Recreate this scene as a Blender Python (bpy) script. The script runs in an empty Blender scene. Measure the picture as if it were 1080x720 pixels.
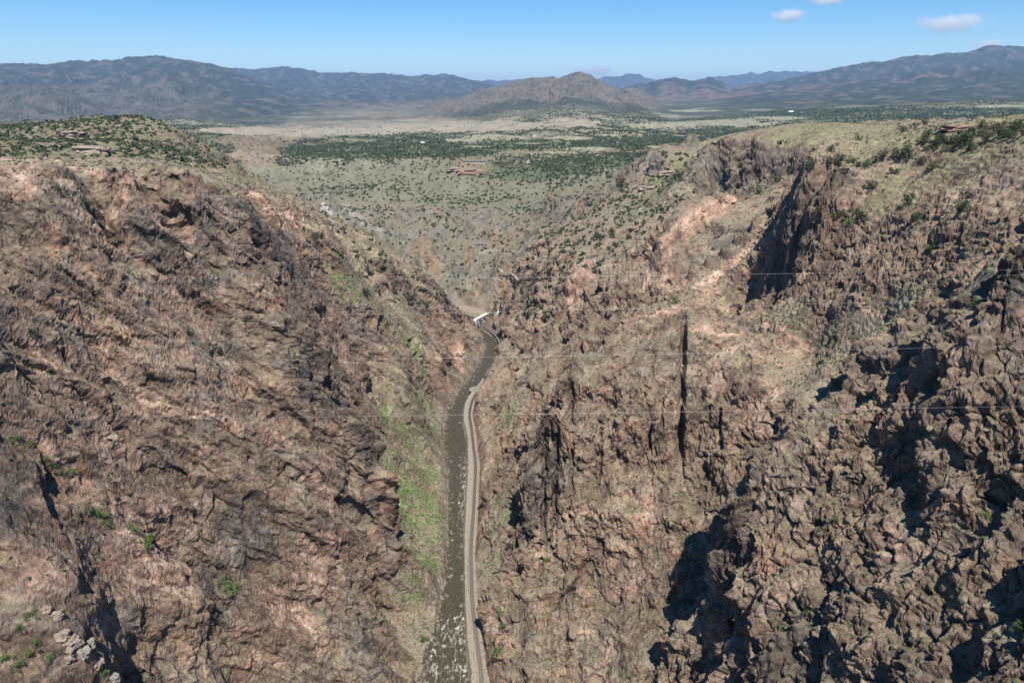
import bpy, math, random
import numpy as np
from concurrent.futures import ThreadPoolExecutor
POOL = ThreadPoolExecutor(4)
Q = 1.0            # mesh resolution factor
F32 = np.float32
PITCH = math.radians(19.855); SP, CP = math.sin(PITCH), math.cos(PITCH); FPX = 720.0
CAMZ = 291.0       # height of the camera over the river
R = math.radians

# ------------------------------------------------------------------ numpy noise
_rng = np.random.RandomState(7)
_perm = _rng.permutation(256).astype(np.int32); _perm = np.concatenate([_perm, _perm, _perm])
_g = _rng.normal(size=(256, 3)).astype(F32); _g /= np.linalg.norm(_g, axis=1)[:, None]
_rv = _rng.rand(256, 4).astype(F32)
def _hash(i, j, k):
    return _perm[_perm[_perm[i & 255] + (j & 255)] + (k & 255)]
def _pn(x, y, z):
    xi = np.floor(x).astype(np.int32); yi = np.floor(y).astype(np.int32); zi = np.floor(z).astype(np.int32)
    xf = (x-xi).astype(F32); yf = (y-yi).astype(F32); zf = (z-zi).astype(F32)
    u = xf*xf*xf*(xf*(xf*6-15)+10); v = yf*yf*yf*(yf*(yf*6-15)+10); w = zf*zf*zf*(zf*(zf*6-15)+10)
    out = 0
    for a in (0, 1):
        wa = u if a else 1-u
        for b in (0, 1):
            wb = v if b else 1-v
            for c in (0, 1):
                wc = w if c else 1-w
                g = _g[_hash(xi+a, yi+b, zi+c)]
                out = out + wa*wb*wc*(g[..., 0]*(xf-a)+g[..., 1]*(yf-b)+g[..., 2]*(zf-c))
    return out*1.5
def pn(x, y, z=None):
    x = np.asarray(x, F32); y = np.asarray(y, F32)
    z = np.zeros_like(x) if z is None else np.asarray(z, F32)
    sh = x.shape; x = x.ravel(); y = y.ravel(); z = z.ravel()
    out = np.empty(x.shape, F32); n = 32768
    def job(i): out[i:i+n] = _pn(x[i:i+n], y[i:i+n], z[i:i+n])
    list(POOL.map(job, range(0, x.size, n)))
    return out.reshape(sh)
def fbm(x, y, z=None, o=4, g=.5):
    a = 1; s = 0; f = 1
    if z is None: z = np.zeros_like(x)
    for k in range(o):
        s = s + a*pn(x*f+k*17.3, y*f+k*5.1, z*f+k*9.7); a *= g; f *= 2.03
    return s
def ridged(x, y, z=None, o=4, g=.5):
    a = 1; s = 0; f = 1; t = 0
    if z is None: z = np.zeros_like(x)
    for k in range(o):
        s = s + a*(1-2*np.abs(pn(x*f+k*13.3, y*f+k*7.1, z*f+k*3.7))); t += a; a *= g; f *= 2.07
    return s/t
def _vor(x, y, z):
    # nearest of the 8 closest jittered cell points: distance gap to the next one, cell random values, offset
    xi = np.floor(x-.5).astype(np.int32); yi = np.floor(y-.5).astype(np.int32); zi = np.floor(z-.5).astype(np.int32)
    f1 = np.full(x.shape, 9., F32); f2 = np.full(x.shape, 9., F32); hh = np.zeros(x.shape, np.int32)
    dx = np.zeros(x.shape, F32); dy = dx.copy(); dz = dx.copy()
    for a in (0, 1):
        for b in (0, 1):
            for c in (0, 1):
                h = _hash(xi+a, yi+b, zi+c); r = _rv[h]
                ex = x-(xi+a+.5+(r[:, 0]-.5)*.8); ey = y-(yi+b+.5+(r[:, 1]-.5)*.8); ez = z-(zi+c+.5+(r[:, 2]-.5)*.8)
                ax, ay, az = np.abs(ex), np.abs(ey), np.abs(ez); d = np.maximum(np.maximum(ax, ay), az)+.22*(ax+ay+az)
                m = d < f1
                f2 = np.where(m, f1, np.minimum(f2, d)); f1 = np.where(m, d, f1); hh = np.where(m, h, hh)
                dx = np.where(m, ex, dx); dy = np.where(m, ey, dy); dz = np.where(m, ez, dz)
    return (f2-f1)*.8, hh, dx, dy, dz
def blocks(x, y, z, tilt=1.0):
    """random step per cell plus a random tilt per cell; also gap to the cell border and cell value"""
    n = 32768; N = x.size
    out = np.empty(N, F32); gap = np.empty(N, F32); val = np.empty(N, F32)
    def job(i):
        e, h, dx, dy, dz = _vor(x[i:i+n].astype(F32), y[i:i+n].astype(F32), z[i:i+n].astype(F32))
        g = _g[(h*7+3) & 255]; v = _rv[h][:, 3]
        out[i:i+n] = (v-.5)+tilt*(g[:, 0]*dx+g[:, 1]*dy+g[:, 2]*dz); gap[i:i+n] = e; val[i:i+n] = _rv[(h*5+1) & 255][:, 3]
    list(POOL.map(job, range(0, N, n)))
    return out, gap, val
def sstep(a, b, x):
    t = np.clip((x-a)/(b-a), 0, 1); return t*t*(3-2*t)

# ------------------------------------------------------------------ survey of the place (angles from the viewpoint + distance ahead -> world)
def at(px, py, Y):
    u = (px-540)/FPX; v = (py-360)/FPX
    dn = SP+v*CP; fw = CP-v*SP
    return (u/fw*Y, Y, -dn/fw*Y)
def atz(px, py, z):
    u = (px-540)/FPX; v = (py-360)/FPX
    dn = SP+v*CP; fw = CP-v*SP; t = -z/dn
    return (u*t, fw*t, z)
SURVEY = [
 # left wall, lower rows up to the rim
 (0,720,170),(130,720,200),(240,700,240),(340,720,258),(380,720,264),(420,720,272),(0,650,180),(120,650,212),(230,600,260),(330,650,275),
 (382,650,286),(0,550,192),(120,550,232),(230,500,280),(330,550,300),(386,560,330),(0,450,215),(120,450,255),(230,400,310),(330,450,330),
 (392,500,338),(380,440,350),(330,360,365),(290,300,380),(255,225,410),(0,350,240),(120,350,285),(230,300,350),(0,250,275),(120,250,320),
 (190,240,360),(0,186,300),(60,184,310),(130,179,330),(190,185,370),(250,207,440),(300,225,520),(345,238,590),(400,265,680),(450,295,770),(500,343,860),(466,306,795),(482,322,822),
 (400,640,318),(430,640,325),(390,560,362),(440,560,395),(398,480,440),(440,480,490),(400,430,520),(390,430,470),(340,350,470),(300,290,480),
 (275,235,470),(410,400,520),(440,400,560),(470,420,600),(450,350,680),(480,370,720),(400,330,620),(350,280,560),(400,290,660),(450,320,740),(490,355,800),
 # behind the left rim
 (0,174,420),(60,174,430),(130,166,460),(190,176,520),(0,135,800),(0,150,600),(60,150,620),(100,132,900),(150,124,850),(120,150,640),(190,140,800),(230,160,900),(235,182,800),(185,165,640),
 (300,212,800),(345,230,850),
 (0,180,350),(60,180,360),(130,178,390),(190,187,420),(1060,130,480),(1060,128,620),(1000,133,520),(950,141,520),(1079,126,900),
 (0,172,500),(70,178,520),(130,178,560),(190,190,600),(50,158,720),
 # hill at the head of the valley
 (460,290,1000),(520,300,960),(520,325,920),(520,270,1020),(520,240,1150),(520,210,1300),(490,190,1400),(500,172,1500),(600,190,1350),(600,165,1700),
 (680,190,1100),(430,240,1100),(430,200,1350),(430,170,1600),(380,240,1050),(350,225,1150),(300,200,1350),(260,195,1400),(240,185,1500),(620,230,1100),(600,220,1150),
 (480,160,2000),(340,155,2200),(340,170,1800),(700,165,1500),(560,155,2200),(640,150,2400),
 # right side, far to near
 (545,350,700),(560,320,720),(548,300,820),(560,262,860),(590,245,900),(555,290,780),(600,300,640),(600,350,600),(600,270,720),(640,240,780),(680,200,850),(640,270,680),
 (690,170,950),(740,150,1000),(790,138,1000),(850,135,900),(930,132,800),(700,200,830),(720,180,880),
 (750,153,790),(800,151,745),(845,157,705),(750,206,768),(800,200,722),(838,192,688),(882,168,500),(872,160,600),(800,230,560),(815,212,580),(825,195,640),(805,312,430),
 (700,300,520),(700,250,560),(720,225,580),(770,207,600),(740,290,500),(760,250,540),(650,300,560),(650,340,520),(690,320,450),(640,390,470),
 (510,600,362),(530,600,350),(545,560,365),(540,500,400),(555,450,430),(520,500,465),(520,450,540),(550,400,540),(540,370,640),(530,350,740),
 (570,435,350),(640,372,388),(690,335,403),(740,322,394),(820,340,362),(600,400,380),(860,370,340),(890,420,292),
 (600,450,352),(600,550,312),(590,650,278),(570,560,328),(565,500,345),(556,600,310),(545,645,288),(536,720,262),(600,720,246),(700,720,224),(650,650,262),
 (700,600,272),(700,500,315),(700,400,350),(800,400,325),(800,480,290),(850,420,300),(780,560,262),(740,640,255),(728,720,215),
 (772,570,215),(765,640,200),(745,720,190),(800,500,225),(850,445,235),(890,410,240),(960,350,235),(1000,340,225),(1045,300,205),(1065,270,200),(1080,260,200),
 (1080,720,115),(1080,600,135),(1080,500,155),(1080,400,175),(960,720,135),(960,600,160),(960,500,185),(960,420,210),(850,720,160),(850,600,185),(850,520,210),
 (900,380,290),(960,330,280),(1030,270,270),(1080,230,270),(900,300,342),(880,200,432),(960,250,340),(960,190,388),(1030,170,360),(1080,150,340),(1080,128,380),
 (1000,135,420),(950,150,430),(900,165,450),(850,310,378),(850,250,405),(900,250,375),
 # open country
 (600,150,2500),(750,140,3000),(750,125,5000),(600,130,4500),(400,145,3500),(400,130,5500),(270,140,5000),(200,128,7000),(250,150,2600),(240,165,1800),
 (1000,118,4000),(860,122,4500),(1000,107,8000),(860,107,8000),(700,112,8000),(500,118,8000),(700,132,3600),
]
ANCH = [(181,410,-50),(183,440,-50),(187,470,-54),(174,413,-114),(174,440,-122),(177,470,-118),
        (-260,170,-20),(-240,95,-5),(-330,300,-20),(-700,900,-40),(-120,95,-230),(-60,95,-286),(-60,180,-288),(20,95,-270),(70,95,-190),(100,95,-130),(180,95,-40),(260,150,-15),
        (300,250,-22),(500,400,-24),(900,900,-36),(-400,140,-10),(400,140,-5),(2200,2200,-90),(4000,5000,-110),(-1500,1500,-100),(-2600,3000,-150),(-5000,6000,-230),(-130,930,-288),(-260,960,-288),
        (-300,1150,-200),(2000,3500,-110),(-1200,2500,-160)]
PT = np.array([at(*s) for s in SURVEY]+ANCH)
def warp(X, Y): return np.stack([X/Y, np.log(Y)], -1)
QP = warp(PT[:, 0], PT[:, 1]); C2 = .012**2
def _k(d2): return np.sqrt(d2+C2)
_A = _k(((QP[:, None]-QP[None])**2).sum(-1)); _n = len(PT)
_M = np.zeros((_n+3, _n+3)); _M[:_n, :_n] = _A; _M[:_n, _n] = 1; _M[_n, :_n] = 1; _M[:_n, _n+1:] = QP; _M[_n+1:, :_n] = QP.T
_M[:_n, :_n] -= np.eye(_n)*.0008
_W = np.linalg.solve(_M, np.concatenate([PT[:, 2], np.zeros(3)]))
def base_raw(X, Y):
    sh = X.shape; q = warp(X.ravel(), Y.ravel()).astype(F32); out = np.empty(len(q), F32); qp = QP.astype(F32); w = _W[:_n].astype(F32)
    def job(i):
        c = q[i:i+20000]
        d2 = (c[:, None, 0]-qp[None, :, 0])**2+(c[:, None, 1]-qp[None, :, 1])**2
        out[i:i+20000] = np.sqrt(d2+F32(C2))@w+_W[_n]+c[:, 0]*_W[_n+1]+c[:, 1]*_W[_n+2]
    list(POOL.map(job, range(0, len(q), 20000)))
    return out.reshape(sh)
# base surface is tabulated once on a regular (X/Y, ln Y) table and read back bilinearly
TA0, TA1, TL0, TL1 = -3.0, 3.0, math.log(60), math.log(60000)
NA, NL = 1200, 1100
_ta = np.linspace(TA0, TA1, NA); _tl = np.linspace(TL0, TL1, NL)
_TB = base_raw(*(lambda a, l: (a*np.exp(l), np.exp(l)))(*np.meshgrid(_ta, _tl)))
def base(X, Y):
    Y = np.maximum(Y, 61)
    fa = np.clip((X/Y-TA0)/(TA1-TA0)*(NA-1), 0, NA-1.001); fl = np.clip((np.log(Y)-TL0)/(TL1-TL0)*(NL-1), 0, NL-1.001)
    i = fa.astype(int); j = fl.astype(int); a = fa-i; l = fl-j
    return ((_TB[j, i]*(1-a)+_TB[j, i+1]*a)*(1-l)+(_TB[j+1, i]*(1-a)+_TB[j+1, i+1]*a)*l).astype(F32)

# river corridor
def edge(pts, z):
    P = np.array(sorted([atz(px, py, z)[:2] for px, py in pts], key=lambda p: p[1])); return P
RZ = -291.0; BZ = -285.5
_l = edge([(440,720),(447,691),(462,647),(471,602),(473,547),(473,498),(468,460),(470,440),(475,425),(484,413),(497,397),(507,380),(512,367),(508,352),(503,346)], RZ)
_r = edge([(496,720),(492,690),(490,639),(489,565),(492,498),(493,469),(488,448),(489,430),(500,412),(508,402),(518,390),(525,371),(526,363),(520,356),(513,351),(507,346)], RZ)
_b = edge([(516,720),(513,705),(503,635),(501,584),(504,540),(506,490),(503,470),(501,452),(498,437),(502,420),(511,407),(520,394),(529,374),(530,362),(527,355),(519,348),(511,343)], BZ)
def ext(P, ends): return np.concatenate([[(P[0][0]-8, 60.)], P, ends])
_l = ext(_l, [(-60,905),(-150,940),(-420,975)]); _r = ext(_r, [(-50,905),(-120,950),(-380,990)]); _b = ext(_b, [(-38,915),(-90,965),(-350,1010)])
def ly(P, Y): return np.interp(Y, P[:, 1], P[:, 0])
def carve(X, Y, Z):
    """cut the river bed and the railway bench into the ground"""
    Zin = Z; keep = sstep(965, 920, Y)
    xl = ly(_l, Y); xr = ly(_r, Y); xb = ly(_b, Y)
    n = pn(X*.12, Y*.12)*2.0+pn(X*.5, Y*.5)*.9
    Z = np.maximum(Z, RZ+1.0)
    out = np.maximum(xl-X, X-xb)            # distance outside of the corridor
    lim = np.where(X < xl, RZ+1.0+np.maximum(xl+n-X, 0)*1.15, BZ+np.maximum(X-xb-.3, 0)*2.2)
    w = np.where(X < xl, sstep(30, 6, out), sstep(15, 3, out))
    Z = np.where(out > 0, Z*(1-w)+np.minimum(Z, lim)*w, Z)
    low = np.where(X < xl, RZ+.4+np.maximum(xl+n-X, 0)*.35, BZ+np.maximum(X-xb-.5, 0)*.5)
    Z = np.where((out > 0) & (out < 60), np.maximum(Z, np.minimum(low, BZ+12)), Z)
    inr = (X > xl+n) & (X < xr+n*.35)
    Z = np.where(inr, RZ-2.0, Z)
    inb = (X >= xr+n*.35) & (X <= xb)
    Z = np.where(inb, np.minimum(BZ, RZ-2+np.maximum(X-xr-n*.35, 0)*3.2), Z)
    Z = np.where((X <= xl+n) & (X > xl-2), np.minimum(Z, RZ+.4+np.maximum(xl+n-X, 0)*1.2), Z)
    return (Z*keep+Zin*(1-keep)).astype(F32)

# ------------------------------------------------------------------ mountains: crest line (as seen) at a distance, with width of its flanks
RANGES = [
 (6500, 1500, [(-700,92),(-60,90),(0,91),(40,90),(75,97),(100,110),(122,124),(140,132)]),
 (11500, 3200, [(-900,60),(0,68),(35,68),(70,66),(100,66),(150,61),(175,60),(200,66),(240,73),(270,86),(300,97),(335,112),(370,128)]),
 (17000, 4200, [(150,90),(215,78),(241,74),(280,74),(300,70),(325,75),(345,77),(378,78),(407,78),(430,83),(455,80),(468,80),(485,83),(503,87),(540,95),(600,110)]),
 (27000, 5000, [(240,78),(290,71),(345,78),(430,80),(490,86),(530,85),(560,84),(620,86),(640,81),(665,79),(690,84),(710,88),(740,84),(790,79),(830,76),(870,76),(900,78),(1000,78)]),
 (7600, 2000, [(395,128),(440,114),(480,104),(510,95),(540,88),(562,83),(575,82),(590,83),(608,77),(622,80),(640,90),(655,95),(668,93),(680,97),(690,105),(720,118),(740,128)]),
 (12500, 2200, [(600,110),(640,99),(660,93),(690,87),(708,82),(730,86),(747,83),(775,92),(800,98),(860,108)]),
 (13500, 4200, [(700,110),(760,97),(800,88),(830,84),(850,80),(880,73),(900,70),(930,67),(950,62),(985,60),(1000,57),(1020,56),(1040,50),(1065,48),(1100,47),(1200,52),(1700,60)]),
 (4600, 500, [(150,135),(190,131),(230,141),(290,136),(340,132),(380,130),(420,129),(470,131),(500,127),(530,124),(560,124),(590,127),(610,133),(640,137)]),
 (5200, 330, [(640,127),(655,123),(670,120),(690,119),(715,121),(735,126),(745,131)]),
 (4200, 600, [(820,127),(850,119),(900,115),(960,112),(1020,110),(1060,110),(1110,115),(1300,118)]),
]
def mount(X, Y, Z, raw=False):
    Z0 = Z
    for k, (Dk, W, prof) in enumerate(RANGES):
        P = np.array(prof, float); u = (P[:, 0]-540)/FPX; v = (P[:, 1]-360)/FPX
        a = u/(CP-v*SP); s = -(SP+v*CP)/(CP-v*SP)
        A = X/Y; top = np.interp(A, a, s)
        big = W > 900
        wob = fbm(X/(W*1.1)+k*3.1, Y/(W*1.1), o=3)*W*.25
        fr = (1.3, 1.9, 1.8, 1.5, 1.9, 1.5, 1.6, 1, 1, 1)[k]; t = (Y-Dk+wob)/W; t = np.where(t < 0, t/fr, t)
        H = top*Dk
        edge_f = sstep(a[0]-.08, a[0]+.02, A)*sstep(a[-1]+(.12 if big else .03), a[-1]-.03, A)
        foot = Z0
        prof_f = np.exp(-np.abs(t)**1.5*1.6) if big else np.exp(-t*t*1.5)
        er = .55*ridged(X/(W*.30)+7*k+.4*wob/W, Y/(W*1.3), o=5, g=.55)+.45*ridged(X/(W*.2)+7*k, Y/(W*.32), o=5, g=.6)      # spurs and gullies
        if big: H = H+(ridged(X/420+k, Y/700, o=4, g=.6)-.4)*top.clip(.004, .05)*Dk*.10+(Dk*.0022)*fbm(X/(Dk*.012), Y/(Dk*.03), o=3)
        rel = np.maximum(H-foot, 0)*prof_f*edge_f
        amp = .78 if big else .12
        rel = rel*(1-amp*(1-np.clip(er, -.2, 1))*np.clip(np.abs(t)*2.4, .16, 1))*1.06
        hz = foot+rel
        if not big:
            hz = Z*(1-prof_f*edge_f)+(H)*(prof_f*edge_f)
        Z = np.maximum(Z, hz)
    return Z
def ground(X, Y):
    Z = base(X, Y)
    return Z
# ------------------------------------------------------------------ materials helpers
def new_mat(name):
    m = bpy.data.materials.new(name); m.use_nodes = True; nt = m.node_tree
    b = nt.nodes['Principled BSDF']; b.inputs['Roughness'].default_value = .9
    b.inputs['Specular IOR Level'].default_value = .2
    return m, nt, b
def simple(name, col, rough=.8, metal=0, var=.25, scale=3., bump=0.):
    m, nt, b = new_mat(name)
    tc = nt.nodes.new('ShaderNodeTexCoord'); n = nt.nodes.new('ShaderNodeTexNoise'); n.inputs['Scale'].default_value = scale; n.inputs['Detail'].default_value = 5
    nt.links.new(tc.outputs['Object'], n.inputs['Vector'])
    mx = nt.nodes.new('ShaderNodeMix'); mx.data_type = 'RGBA'
    mx.inputs[6].default_value = tuple(c*(1-var) for c in col)+(1,); mx.inputs[7].default_value = tuple(min(1, c*(1+var)) for c in col)+(1,)
    nt.links.new(n.outputs['Fac'], mx.inputs[0]); nt.links.new(mx.outputs[2], b.inputs['Base Color'])
    b.inputs['Roughness'].default_value = rough; b.inputs['Metallic'].default_value = metal
    if bump:
        bp = nt.nodes.new('ShaderNodeBump'); bp.inputs['Strength'].default_value = bump; nt.links.new(n.outputs['Fac'], bp.inputs['Height']); nt.links.new(bp.outputs['Normal'], b.inputs['Normal'])
    return m
COL = bpy.context.scene.collection
def mesh_np(name, V, Fc, mat=None, smooth=False, kind=None, col=None, parent=None):
    me = bpy.data.meshes.new(name); k = Fc.shape[1]
    me.vertices.add(len(V)); me.vertices.foreach_set('co', np.ascontiguousarray(V, F32).ravel())
    me.loops.add(Fc.size); me.loops.foreach_set('vertex_index', np.ascontiguousarray(Fc, np.int32).ravel())
    me.polygons.add(len(Fc)); me.polygons.foreach_set('loop_start', np.arange(0, Fc.size, k, dtype=np.int32))
    me.polygons.foreach_set('use_smooth', np.full(len(Fc), smooth, bool))
    me.update(calc_edges=True)
    if col is not None:
        at_ = me.color_attributes.new('tint', 'FLOAT_COLOR', 'POINT')
        c4 = np.ones((len(V), 4), F32); c4[:, :3] = col; at_.data.foreach_set('color', c4.ravel())
    if mat: me.materials.append(mat)
    o = bpy.data.objects.new(name, me); COL.objects.link(o)
    if kind: o['kind'] = kind
    if parent: o.parent = parent
    return o
def grid_faces(nr, nc):
    i = np.arange(nr*nc).reshape(nr, nc)
    return np.stack([i[:-1, :-1], i[:-1, 1:], i[1:, 1:], i[1:, :-1]], -1).reshape(-1, 4)
def normals(P):
    du = np.gradient(P, axis=1); dv = np.gradient(P, axis=0)
    n = np.cross(du, dv); n /= np.linalg.norm(n, axis=-1)[..., None]+1e-9
    return n
def colaxis(n):
    core = np.linspace(-1.0, 1.0, n); m = .25*(1.0+np.linspace(0, 1, 40)[1:]**1.5*7)  # coarse margins
    out = 1.0+(np.linspace(0, 1, 50)[1:]**1.6)*1.6
    return np.concatenate([-out[::-1], core, out])
#==GROUND==
# visible ground points, projected once, to find where things stand
def project(P):
    X, Y, Z = P[..., 0], P[..., 1], P[..., 2]-CAMZ; d = Y*CP-Z*SP
    return 540+FPX*X/d, 360-FPX*(Y*SP+Z*CP)/d, d
class Look:
    """nearest visible ground point in each direction from the viewpoint"""
    def __init__(s, Ps):
        P = np.concatenate([p.reshape(-1, 3) for p in Ps]); x, y, d = project(P)
        m = (x > -5) & (x < 1085) & (y > 60) & (y < 725) & (d > 0); s.P = P[m]; s.d = d[m]; s.x = x[m]; s.y = y[m]
        k = (np.floor(s.y/4).astype(int)*300+np.floor(s.x/4).astype(int)+2)
        o = np.lexsort((s.d, k)); ks = k[o]; first = np.r_[True, ks[1:] != ks[:-1]]
        s.cell = dict(zip(ks[first].tolist(), o[first].tolist())); s.k = k
        dmin = np.full(k.max()+1, 1e9); np.minimum.at(dmin, k, s.d); s.vis = s.d < dmin[k]*1.03+3
    def pick(s, px, py):
        c = int(py//4)*300+int(px//4)+2
        if c in s.cell: return s.P[s.cell[c]]
        j = np.argmin((s.x-px)**2+(s.y-py)**2); return s.P[j]
CAX = colaxis(int(1300*Q))
def unit(v): v = np.array(v, float); return v/np.linalg.norm(v)
def blob(P, px, py, Y, r, edge=.5, nz=None):
    c = at(px, py, Y)
    lo = np.searchsorted(YS, c[1]-r*2.4); hi = np.searchsorted(YS, c[1]+r*2.4); out = np.zeros(P.shape[:2], F32)
    if hi <= lo: return out
    a0 = (c[0]-r*2.4)/YS[lo]; a1 = (c[0]+r*2.4)/YS[lo]; b0 = (c[0]-r*2.4)/YS[hi-1]; b1 = (c[0]+r*2.4)/YS[hi-1]
    Q_ = P[lo:hi]; AA = Q_[..., 0]/Q_[..., 1]; inside = np.nonzero(((AA > min(a0, b0)) & (AA < max(a1, b1))).any(0))[0]
    if len(inside) == 0: return out
    c0, c1 = inside[0], inside[-1]+1; Q_ = Q_[:, c0:c1]
    d = np.sqrt(((Q_[..., 0]-c[0])**2+(Q_[..., 1]-c[1])**2+(Q_[..., 2]-c[2])**2*.5))/r
    if nz is not None: d = d+nz[lo:hi, c0:c1]*.45
    out[lo:hi, c0:c1] = sstep(1+edge*.5, 1-edge*.5, d)
    return out
def _unused(P, c, r, edge, nz):
    d = np.sqrt((P[..., 0]-c[0])**2+(P[..., 1]-c[1])**2+(P[..., 2]-c[2])**2*.5)/r
    if nz is not None: d = d+nz*.45
    return sstep(1+edge*.5, 1-edge*.5, d)
def blobs(P, L, nz, edge=.5):
    m = 0
    for b in L: m = np.maximum(m, blob(P, b[0], b[1], b[2], b[3], edge, nz))
    return m
# loose scree / grassy gullies (rock relief damped there)
TALUS = [(430,560,390,26),(425,500,440,34),(420,450,510,34),(430,620,330,14),(455,430,560,22),(440,660,310,9),(535,540,390,14),(525,600,360,9),(530,480,460,20),(540,420,520,16),(520,660,310,7),
         (900,330,310,30),(880,360,300,18),(820,325,370,16),(700,215,800,60),(720,200,860,60),
         (870,330,330,20),(1060,330,230,16),(380,270,620,40),(420,360,640,40),(345,245,600,22),(640,450,460,1)]
GREEN = [(425,520,420,30),(415,470,500,22),(445,590,360,14),(450,480,470,16),(455,540,395,14),(430,440,540,24),(400,400,560,22),(360,290,560,18),(395,330,600,22),(430,380,620,22),
         (440,620,330,8),(527,655,310,6),(535,480,460,12),(530,430,520,12),(545,545,380,7),(525,360,780,14),(530,320,900,18),(370,300,570,16),(450,415,580,14),(480,380,690,8),
         (240,187,420,10),(520,690,290,4),(456,650,305,5)]
PINK = [(732,236,565,9),(748,226,572,9),(610,300,640,14),(605,315,635,9),(625,285,660,9),
        (485,362,740,8),(484,372,722,9),(482,382,705,11),(484,394,690,9),(485,376,690,9),
        
        (100,178,315,8),(150,205,330,8),(180,235,345,9),(195,240,345,8),(60,165,308,10),(20,167,303,10),(110,195,318,6),(130,215,322,6),
        (265,205,450,14),(300,222,520,14),(240,190,425,10),(215,182,400,6),(340,235,590,12),
        (905,320,300,5),(925,330,300,4),(1000,205,320,5),(60,600,185,14),(160,590,240,18),(200,540,260,14),(340,600,290,14),(360,560,310,9),(120,470,258,12),(40,430,220,9),(300,640,270,14),
        (660,620,285,14),(620,570,320,12),(700,560,300,12),(560,560,340,4),(600,300,640,1),(800,430,315,14),(760,420,340,12),(870,455,260,10),(830,480,250,10),(1000,560,150,8),(900,560,175,10),
        (700,172,1010,22),(80,152,680,30),(110,153,690,30),(60,158,650,20),(30,120,1,1)]
DARK = [(765,248,558,13),(790,272,515,12),(785,235,560,14),(735,280,520,9),(800,215,590,16),(745,262,552,12),(765,250,560,14),(770,290,500,12),(275,235,460,24),(295,255,450,24),(340,400,345,16),(385,440,350,14),(395,470,345,10),(835,260,425,26),(560,470,345,14),(568,520,340,12),(560,560,335,10),(290,240,430,26),(310,270,450,28),(280,250,420,20),(330,310,440,30),(360,330,460,26),  # dark rock; shade painted in on buttress face, fold hollow and wall edge
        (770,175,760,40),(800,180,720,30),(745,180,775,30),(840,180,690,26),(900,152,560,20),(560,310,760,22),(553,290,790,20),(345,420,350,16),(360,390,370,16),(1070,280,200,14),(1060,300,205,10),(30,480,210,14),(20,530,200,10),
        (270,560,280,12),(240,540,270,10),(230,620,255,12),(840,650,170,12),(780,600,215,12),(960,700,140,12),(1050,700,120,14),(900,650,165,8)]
GREY = [(340,220,1200,60),(350,235,1100,60),(380,225,1150,70),(360,210,1250,70),(430,205,1330,60),(300,205,1300,60),(120,660,215,8),(100,650,205,6)]
TAN = [(380,255,640,20),(400,268,690,20),(350,240,600,16),(430,285,740,18),(500,340,880,14),(250,200,440,10),(470,250,1100,40),(440,240,1090,40)]
GRASS = [(885,140,740,60),(830,139,880,90),(790,139,950,70),(940,138,620,60),(1000,145,450,60),(930,165,440,26),(960,185,380,22),(1060,160,360,30),(900,175,440,20),(720,200,850,60)]
LAY_L = unit((52, 40, -84)); E1_L = unit(np.cross(LAY_L, (1, 0, 0))); E2_L = np.cross(LAY_L, E1_L)

def rockwork(P, N, Y, rk, left):
    """joint blocks, ledges and cracks: displacement along the face and outward"""
    p = P.reshape(-1, 3).astype(F32); n = p.shape[0]
    wx = fbm(p[:, 0]/14, p[:, 1]/14, p[:, 2]/14, o=2)*1.5; wy = fbm(p[:, 0]/14+40, p[:, 1]/14, p[:, 2]/14, o=2)*1.5; wz = fbm(p[:, 0]/14, p[:, 1]/14+40, p[:, 2]/14, o=2)*1.5
    q = p+np.stack([wx, wy, wz], -1)*(.45+.4*left.ravel()[:, None])
    L = left.ravel()[:, None]
    cl = np.stack([q@E1_L.astype(F32), q@E2_L.astype(F32), (q@LAY_L.astype(F32))/4.6], -1)      # slabs running down-valley on the left wall
    cr = np.stack([q[:, 0], q[:, 1], q[:, 2]/1.9+q[:, 0]*.12], -1)                               # upright joints on the right
    c = cl*L+cr*(1-L)
    D = np.zeros(n, F32); V = np.zeros(n, F32); G = np.zeros(n, F32)
    yy = Y.ravel()
    for s, a, al, far in ((25., 3.6, 2.6, 3000), (10.5, 1.7, 1.5, 3000), (4.6, .9, .9, 1100), (2.1, .55, .55, 560), (1.0, .36, .36, 330)):
        m = np.nonzero((yy < far) & (rk.ravel() > .02))[0]
        if len(m) == 0: continue
        cc = c[m]/s
        d, g, v = blocks(cc[:, 0]+s, cc[:, 1]-s*2.3, cc[:, 2]+s*.7, 1.25)
        fade = np.clip((far*1.15-yy[m])/(far*.3), 0, 1)
        aa = a*(1-L[m, 0])+al*L[m, 0]; D[m] += (d-np.exp(-g/.07)*.32)*aa*fade
        V[m] += (v-.5)*fade*(.9 if s > 4 else .6)
        G[m] = np.maximum(G[m], np.exp(-g/.06)*fade)
    rkf = np.nonzero(rk.ravel() > .02)[0]; cc = c[rkf]
    def steps(f, k, e=.16):
        t = f*k; fl = np.floor(t); return (fl+sstep(.5-e, .5+e, t-fl))/k
    for s, a, k in ((24., 8.0, 3.2), (8.5, 4.2, 3.0), (3.2, 1.5, 2.5)):
        f = fbm(cc[:, 0]/s+s, cc[:, 1]/s, cc[:, 2]/s, o=4, g=.52); st = steps(f, k)
        D[rkf] += a*(.85*st+.15*f); V[rkf] += (((np.floor(f*k+.5)*.618+.3) % 1)-.5)*.45
    D = D.reshape(Y.shape); c_ = D.copy()
    D[1:-1] = .84*c_[1:-1]+.08*(c_[2:]+c_[:-2]); c_ = D.copy(); D[:, 1:-1] = .84*c_[:, 1:-1]+.08*(c_[:, 2:]+c_[:, :-2])
    return D, V.reshape(Y.shape), G.reshape(Y.shape)

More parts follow.
